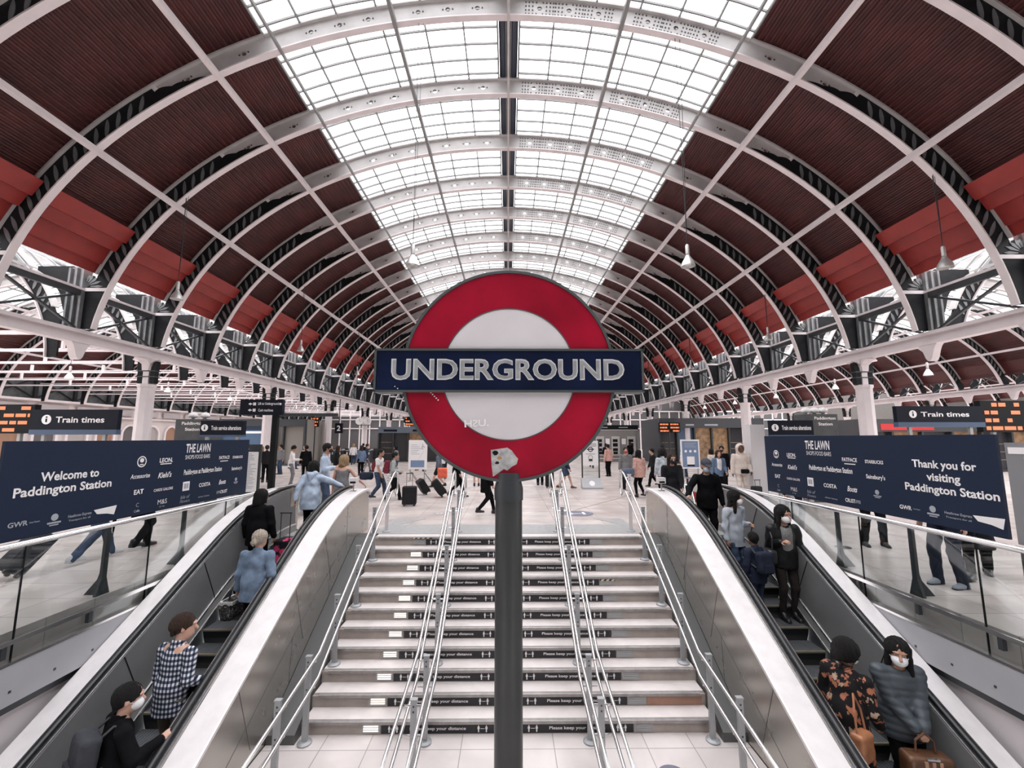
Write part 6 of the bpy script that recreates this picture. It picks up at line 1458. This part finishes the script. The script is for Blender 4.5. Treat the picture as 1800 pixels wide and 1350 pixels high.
m = MB(); m.prism([(.10, .85), (.26, .80), (.30, .50), (.12, .62)], lambda a, b, q: (a, .06+q, b), -.02, .02); m.obj('strap', mat('red strap', (.5, .05, .04), .6), t); MB().box(-.12, .2, -.34, -.2, .0, .06).obj('base', M_DGREY, t)

# ------------------------------------------------------------------ people on the concourse
MID = .014
def C(label, x, y, yaw, H, top, bottom, hair, skin='pale', mask=None, shoes=M_SHOEK, walk=0, **kw): return person(label, (x, y, 0), yaw, H, top, bottom, hair, skin, mask, shoes, walk=walk, vox=kw.pop('vox', MID), **kw)
C('man in a white t-shirt and jeans walking past the top of the upward escalator', -4.5, 15.15, -100, 1.72, ('tee', WT), ('trousers', JE), ('short', HB), 'tan', None, walk=.7, hands={'R': (.2, .2, .85)}, vox=.012)
hb = soft_box('holdall', (.46, .24, .26), NV, .08, .014, .004, 'dark blue holdall carried behind the man in the white t-shirt', 'bag', (-4.93, 15.2, .66), 10); m = MB(); m.tube([(-.1, 0, .24), (-.06, .0, .42), (.2, .1, .62), (.1, 0, .3)], .012, 6); m.obj('strap', M_BLACK, hb)
loc = (-3.92, 14.85, 0)
p, pi = person('woman in grey with a maroon backpack walking past the stair head', loc, -78, 1.62, ('hoodie', cloth('heather', (.33, .34, .34))), ('trousers', K_), ('short', HB), 'tan', None, walk=.8, hands={'R': (.2, .25, 1.05), 'L': (-.2, .25, 1.05)}, vox=.012)
backpack('maroon backpack on the woman in grey', pi, loc, -78, MR, (.30, .18, .44))
suitcase('upright black suitcase standing nearest the stair head', (-3.08, 13.72, .046), 6, 0, (.44, .28, .56), None, .4)
suitcase('tilted black suitcase behind the upright one', (-3.05, 16.4, .10), -60, 34, (.40, .26, .54), None, .4)
suitcase('tilted black suitcase pulled by the person in black left of the sign post', (-2.30, 15.7, .12), -80, 38, (.42, .28, .60), None, .4)
C('person in a slate jacket with bare legs left of the roundel', -2.95, 18.6, 80, 1.62, ('jacket', cloth('slate', (.10, .12, .15))), ('shorts', BK), ('short', HBR), 'pale', None, walk=.9)
soft_box('tote_bag', (.40, .20, .42), mat('orange bag', (.62, .10, .05), .6), .06, .014, .006, 'bright orange bag beside the person in the slate jacket', 'bag', (-2.75, 18.25, .44), 10)
C('person in black trousers pulling a tilted suitcase left of the sign post', -1.85, 15.6, -90, 1.72, ('jacket', K_), ('trousers', K_), ('short', HB), 'tan', None, walk=.8)
C('person in black jeans and boots walking directly behind the roundel', -.62, 12.15, -80, 1.70, ('coat', K_, {'hem': .62}), ('slim', K_), ('long', HB), 'pale', None, walk=.75)
C('person in dark shorts and pale socks behind the lower left of the roundel', -1.38, 19.2, 10, 1.70, ('jacket', BK), ('shorts', K_), ('short', HBR), 'pale', None)
C('walker in denim shorts and brown boots right of the sign post', 2.35, 18.0, -92, 1.70, ('jacket', NV), ('shorts', JE), ('long', HBR), 'pale', None, walk=1.0, shoes=mat('brown boot', (.10, .055, .035), .5))
suitcase('black suitcase standing behind the walker in denim shorts', (1.78, 18.6, .046), 0, 0, (.36, .26, .62), None, .35)
C('person in dark trousers far behind the right handrail', 1.45, 19.6, 0, 1.7, ('jacket', BK), ('trousers', K_), ('short', HB), 'tan', None)
C('woman in a dusty pink jacket and black jeans right of the stairs', 4.72, 15.5, 20, 1.68, ('jacket', PK, {'hem': .74, 'flare': .02}), ('slim', K_), ('long', HB), 'tan', None, walk=.3, vox=.012)
soft_box('holdall', (.46, .26, .30), cloth('blue grey holdall', (.09, .11, .16)), .09, .014, .004, 'blue grey holdall beside the woman in the pink jacket', 'bag', (4.25, 15.3, .74), 30)
C('person in a silver grey denim jacket with their back turned behind the downward escalator', 5.45, 15.2, 0, 1.68, ('jacket', cloth('silver denim', (.42, .46, .50), .8, .45, 8), {'hem': .80}), ('trousers', K_), ('afro', HB), 'brown', None, vox=.012)
C('person in a grey jacket and red mask behind the woman in pink', 4.75, 17.4, 170, 1.72, ('jacket', GR), ('trousers', BK), ('short', HBR), 'pale', mat('red mask', (.4, .05, .06), .8))
C('man in a cream hooded tracksuit with a black waist bag beside the pale pillar', 7.95, 14.75, 172, 1.86, ('hoodie', CR, {'hood': 'up', 'hem': .82}), ('trousers', CR), ('none', HB), 'dark', None, vox=.012, hands={'L': (-.26, .12, .92), 'R': (.27, .05, .82)}, build=1.10, hbig=1.08)
soft_box('waist_bag', (.26, .12, .14), K_, .04, .012, 0, 'black waist bag on the man in the cream tracksuit', 'bag', (7.97, 14.52, .92), 0)
suitcase('black suitcase beside the man in the cream tracksuit', (8.10, 14.15, .046), 10, 0, (.30, .22, .50), None, .2)
C('woman with brown curly hair in a blue cardigan and white top facing the viewer', 7.65, 15.7, 176, 1.64, ('jacket', BL, {'inner': WT, 'hem': .78}), ('trousers', K_), ('bob', HBR), 'pale', None, vox=.012, hands={'L': (-.22, .18, .95)})
C('person in a black coat behind the man in the cream tracksuit', 8.75, 17.6, 150, 1.76, ('coat', K_), ('trousers', K_), ('short', HB), 'tan', M_MASKK)
C('person in blue jeans standing behind the blue poster', 9.7, 23.6, 20, 1.72, ('jacket', WT), ('trousers', JE), ('short', HB), 'pale', None)
C('person in dark clothes beyond the blue poster on its left', 8.3, 23.2, -60, 1.72, ('jacket', BK), ('trousers', K_), ('short', HB), 'tan', None, walk=.6)
C('man in a navy coat near the dark shop front', 13.4, 32.5, 170, 1.78, ('coat', NV), ('trousers', K_), ('short', HBR), 'pale', None, vox=.02)
C('woman in black near the ticket machines', 7.6, 33.5, -40, 1.68, ('jacket', K_), ('trousers', K_), ('long', HB), 'pale', None, walk=.6, vox=.02)
# left cluster
C('woman in black with a dark ponytail, back turned, behind the direction sign post', -10.1, 21.7, 10, 1.72, ('jacket', K_, {'hem': .78}), ('slim', K_), ('pony', HB), 'pale', None, shoes=M_SHOEW)
C('man in a white shirt looking at his phone beside the black sign post', -9.75, 19.6, -70, 1.74, ('shirt', WT), ('trousers', GR), ('short', HB), 'tan', None, hands={'R': (.1, .32, 1.15), 'L': (-.08, .32, 1.13)}, head=(0, 20))
C('person in a pale top and light trousers left of the woman in black', -10.9, 23.4, 160, 1.72, ('shirt', CR), ('trousers', cloth('pale grey', (.45, .44, .44))), ('short', HBR), 'pale', None, shoes=M_SHOEW)
C('woman with brown hair in a dark coat behind the raincoat woman', -8.6, 21.8, -60, 1.70, ('coat', BK, {'hem': .7}), ('trousers', K_), ('bob', HBR), 'pale', None)
C('person in a navy coat walking near the ticket gates', -8.9, 27.2, -90, 1.74, ('coat', NV, {'hem': .68}), ('slim', GR), ('short', HBR), 'pale', None, walk=.8)
suitcase('maroon suitcase beside the person in the navy coat', (-8.25, 27.1, .046), 0, 0, (.42, .28, .6), MR, .3)
C('traveller with a rucksack beside the timetable poster', -11.6, 20.9, 30, 1.74, ('jacket', BK), ('trousers', K_), ('short', HBR), 'pale', M_MASKW)
C('person in grey waiting far behind the timetable poster', -13.3, 25.5, 150, 1.7, ('hoodie', GR), ('trousers', JE), ('short', HB), 'tan', None, vox=.018)
C('person in dark clothes walking in front of the kiosk', -5.6, 27.5, -90, 1.72, ('jacket', K_), ('trousers', BK), ('short', HB), 'tan', None, walk=.7, vox=.018)
C('person in white standing beside the white notice board', -3.35, 22.6, 180, 1.7, ('shirt', WT), ('trousers', BK), ('long', HB), 'tan', None, vox=.018)
# behind the glass balustrades
C('walker in blue jeans and white trainers behind the left welcome board', -7.15, 7.7, -20, 1.76, ('jacket', NV), ('trousers', JE), ('short', HB), 'pale', None, walk=1.0, shoes=M_SHOEW, vox=.012)
suitcase('dark wheeled suitcase tilted behind the walker in blue jeans', (-7.45, 6.72, .12), -20, -38, (.40, .26, .62), cloth('case grey', (.03, .032, .036)), .55)
C('person in black trousers ahead of the walker behind the left welcome board', -7.05, 8.55, -20, 1.74, ('coat', K_), ('trousers', K_), ('short', HB), 'pale', None, walk=.5, vox=.012)
t = thing('umbrella', 'closed black umbrella standing behind the left balustrade', 'umbrella', (-7.75, 8.75, 0)); MB().lathe([(0, .25), (.012, .27), (.035, .55), (.05, .95), (.02, 1.05), (0, 1.05)], seg=10).obj('canopy', K_, t, True); MB().tube([(0, 0, 0), (0, 0, 1.25)], .008, 6).obj('shaft', M_DGREY, t)
C('person in black trousers and black shoes standing behind the thank you board', 7.2, 8.65, 165, 1.76, ('jacket', K_), ('trousers', K_), ('short', HB), 'pale', None, vox=.012, feet={'L': (-.17, 0, .075), 'R': (.17, .02, .075)})
C('person in navy jeans and grey trainers behind the near end of the thank you board', 6.35, 6.35, 100, 1.78, ('jacket', NV), ('trousers', cloth('navy jeans', (.02, .026, .045))), ('short', HB), 'pale', None, shoes=mat('grey trainer', (.28, .30, .34), .6), vox=.012, feet={'L': (-.12, -.03, .075), 'R': (.12, .06, .075)})
C('person in slim black trousers beside the navy jeans behind the thank you board', 7.0, 6.75, 120, 1.74, ('jacket', K_), ('slim', K_), ('long', HB), 'pale', None, walk=.45, vox=.012)
C('person in a long dark coat at the far right behind the balustrade glass', 7.4, 6.95, 140, 1.74, ('coat', BK, {'hem': .38, 'flare': .03}), ('trousers', K_), ('short', HB), 'pale', None, vox=.012)
C('person in pale trousers and dark coat behind the downward escalator handrail', 6.5, 9.9, 190, 1.72, ('coat', BK, {'hem': .66}), ('wide', cloth('pale trousers', (.42, .41, .42))), ('short', HB), 'pale', None, vox=.012)

# more people further back
E_ = [('person in a beige coat walking past the blue shop front', -14.6, 29.5, -80, ('coat', TN), JE, .7), ('person in a red top beside the blue shop front', -17.2, 31.0, 150, ('tee', mat('cloth red', (.28, .03, .035), .8)), K_, 0), ('person in white near the ticket gates', -12.2, 34.2, 20, ('shirt', WT), JE, .5), ('person in black beside the person in white near the ticket gates', -11.5, 34.4, 20, ('jacket', K_), K_, .5),
      ('person in a grey hoodie passing the white notice board', -6.3, 24.5, 90, ('hoodie', GR), JE, .8), ('person in navy between the kiosk and the ticket machines', 5.9, 30.5, 170, ('jacket', NV), K_, .6), ('person in pale pink near the totem poster', 5.6, 24.0, 30, ('hoodie', PK), K_, 0), ('person in black using the third ticket machine', 10.6, 37.3, 0, ('jacket', K_), K_, 0),
      ('person in cream by the pale pillar, back turned', 9.3, 19.6, 20, ('jacket', CR), JE, .4), ('person in charcoal walking beyond the downward escalator', 6.4, 19.0, 90, ('jacket', BK), K_, .8), ('person in blue behind the woman with brown hair', -8.3, 24.6, 40, ('shirt', BL), K_, 0), ('person in white trousers by the left columns', -12.8, 22.6, 190, ('jacket', GR), WT, .3)]
for i, (lab, x, y, yw, tp_, bt_, wk) in enumerate(E_):
    C(lab, x, y, yw, 1.62+.02*(i % 8), tp_, ('trousers', bt_), (['short', 'long', 'bob'][i % 3], [HB, HBR, HBL][i % 3] if i % 4 else HB), ['pale', 'tan', 'brown'][i % 3], None, walk=wk, vox=.017)
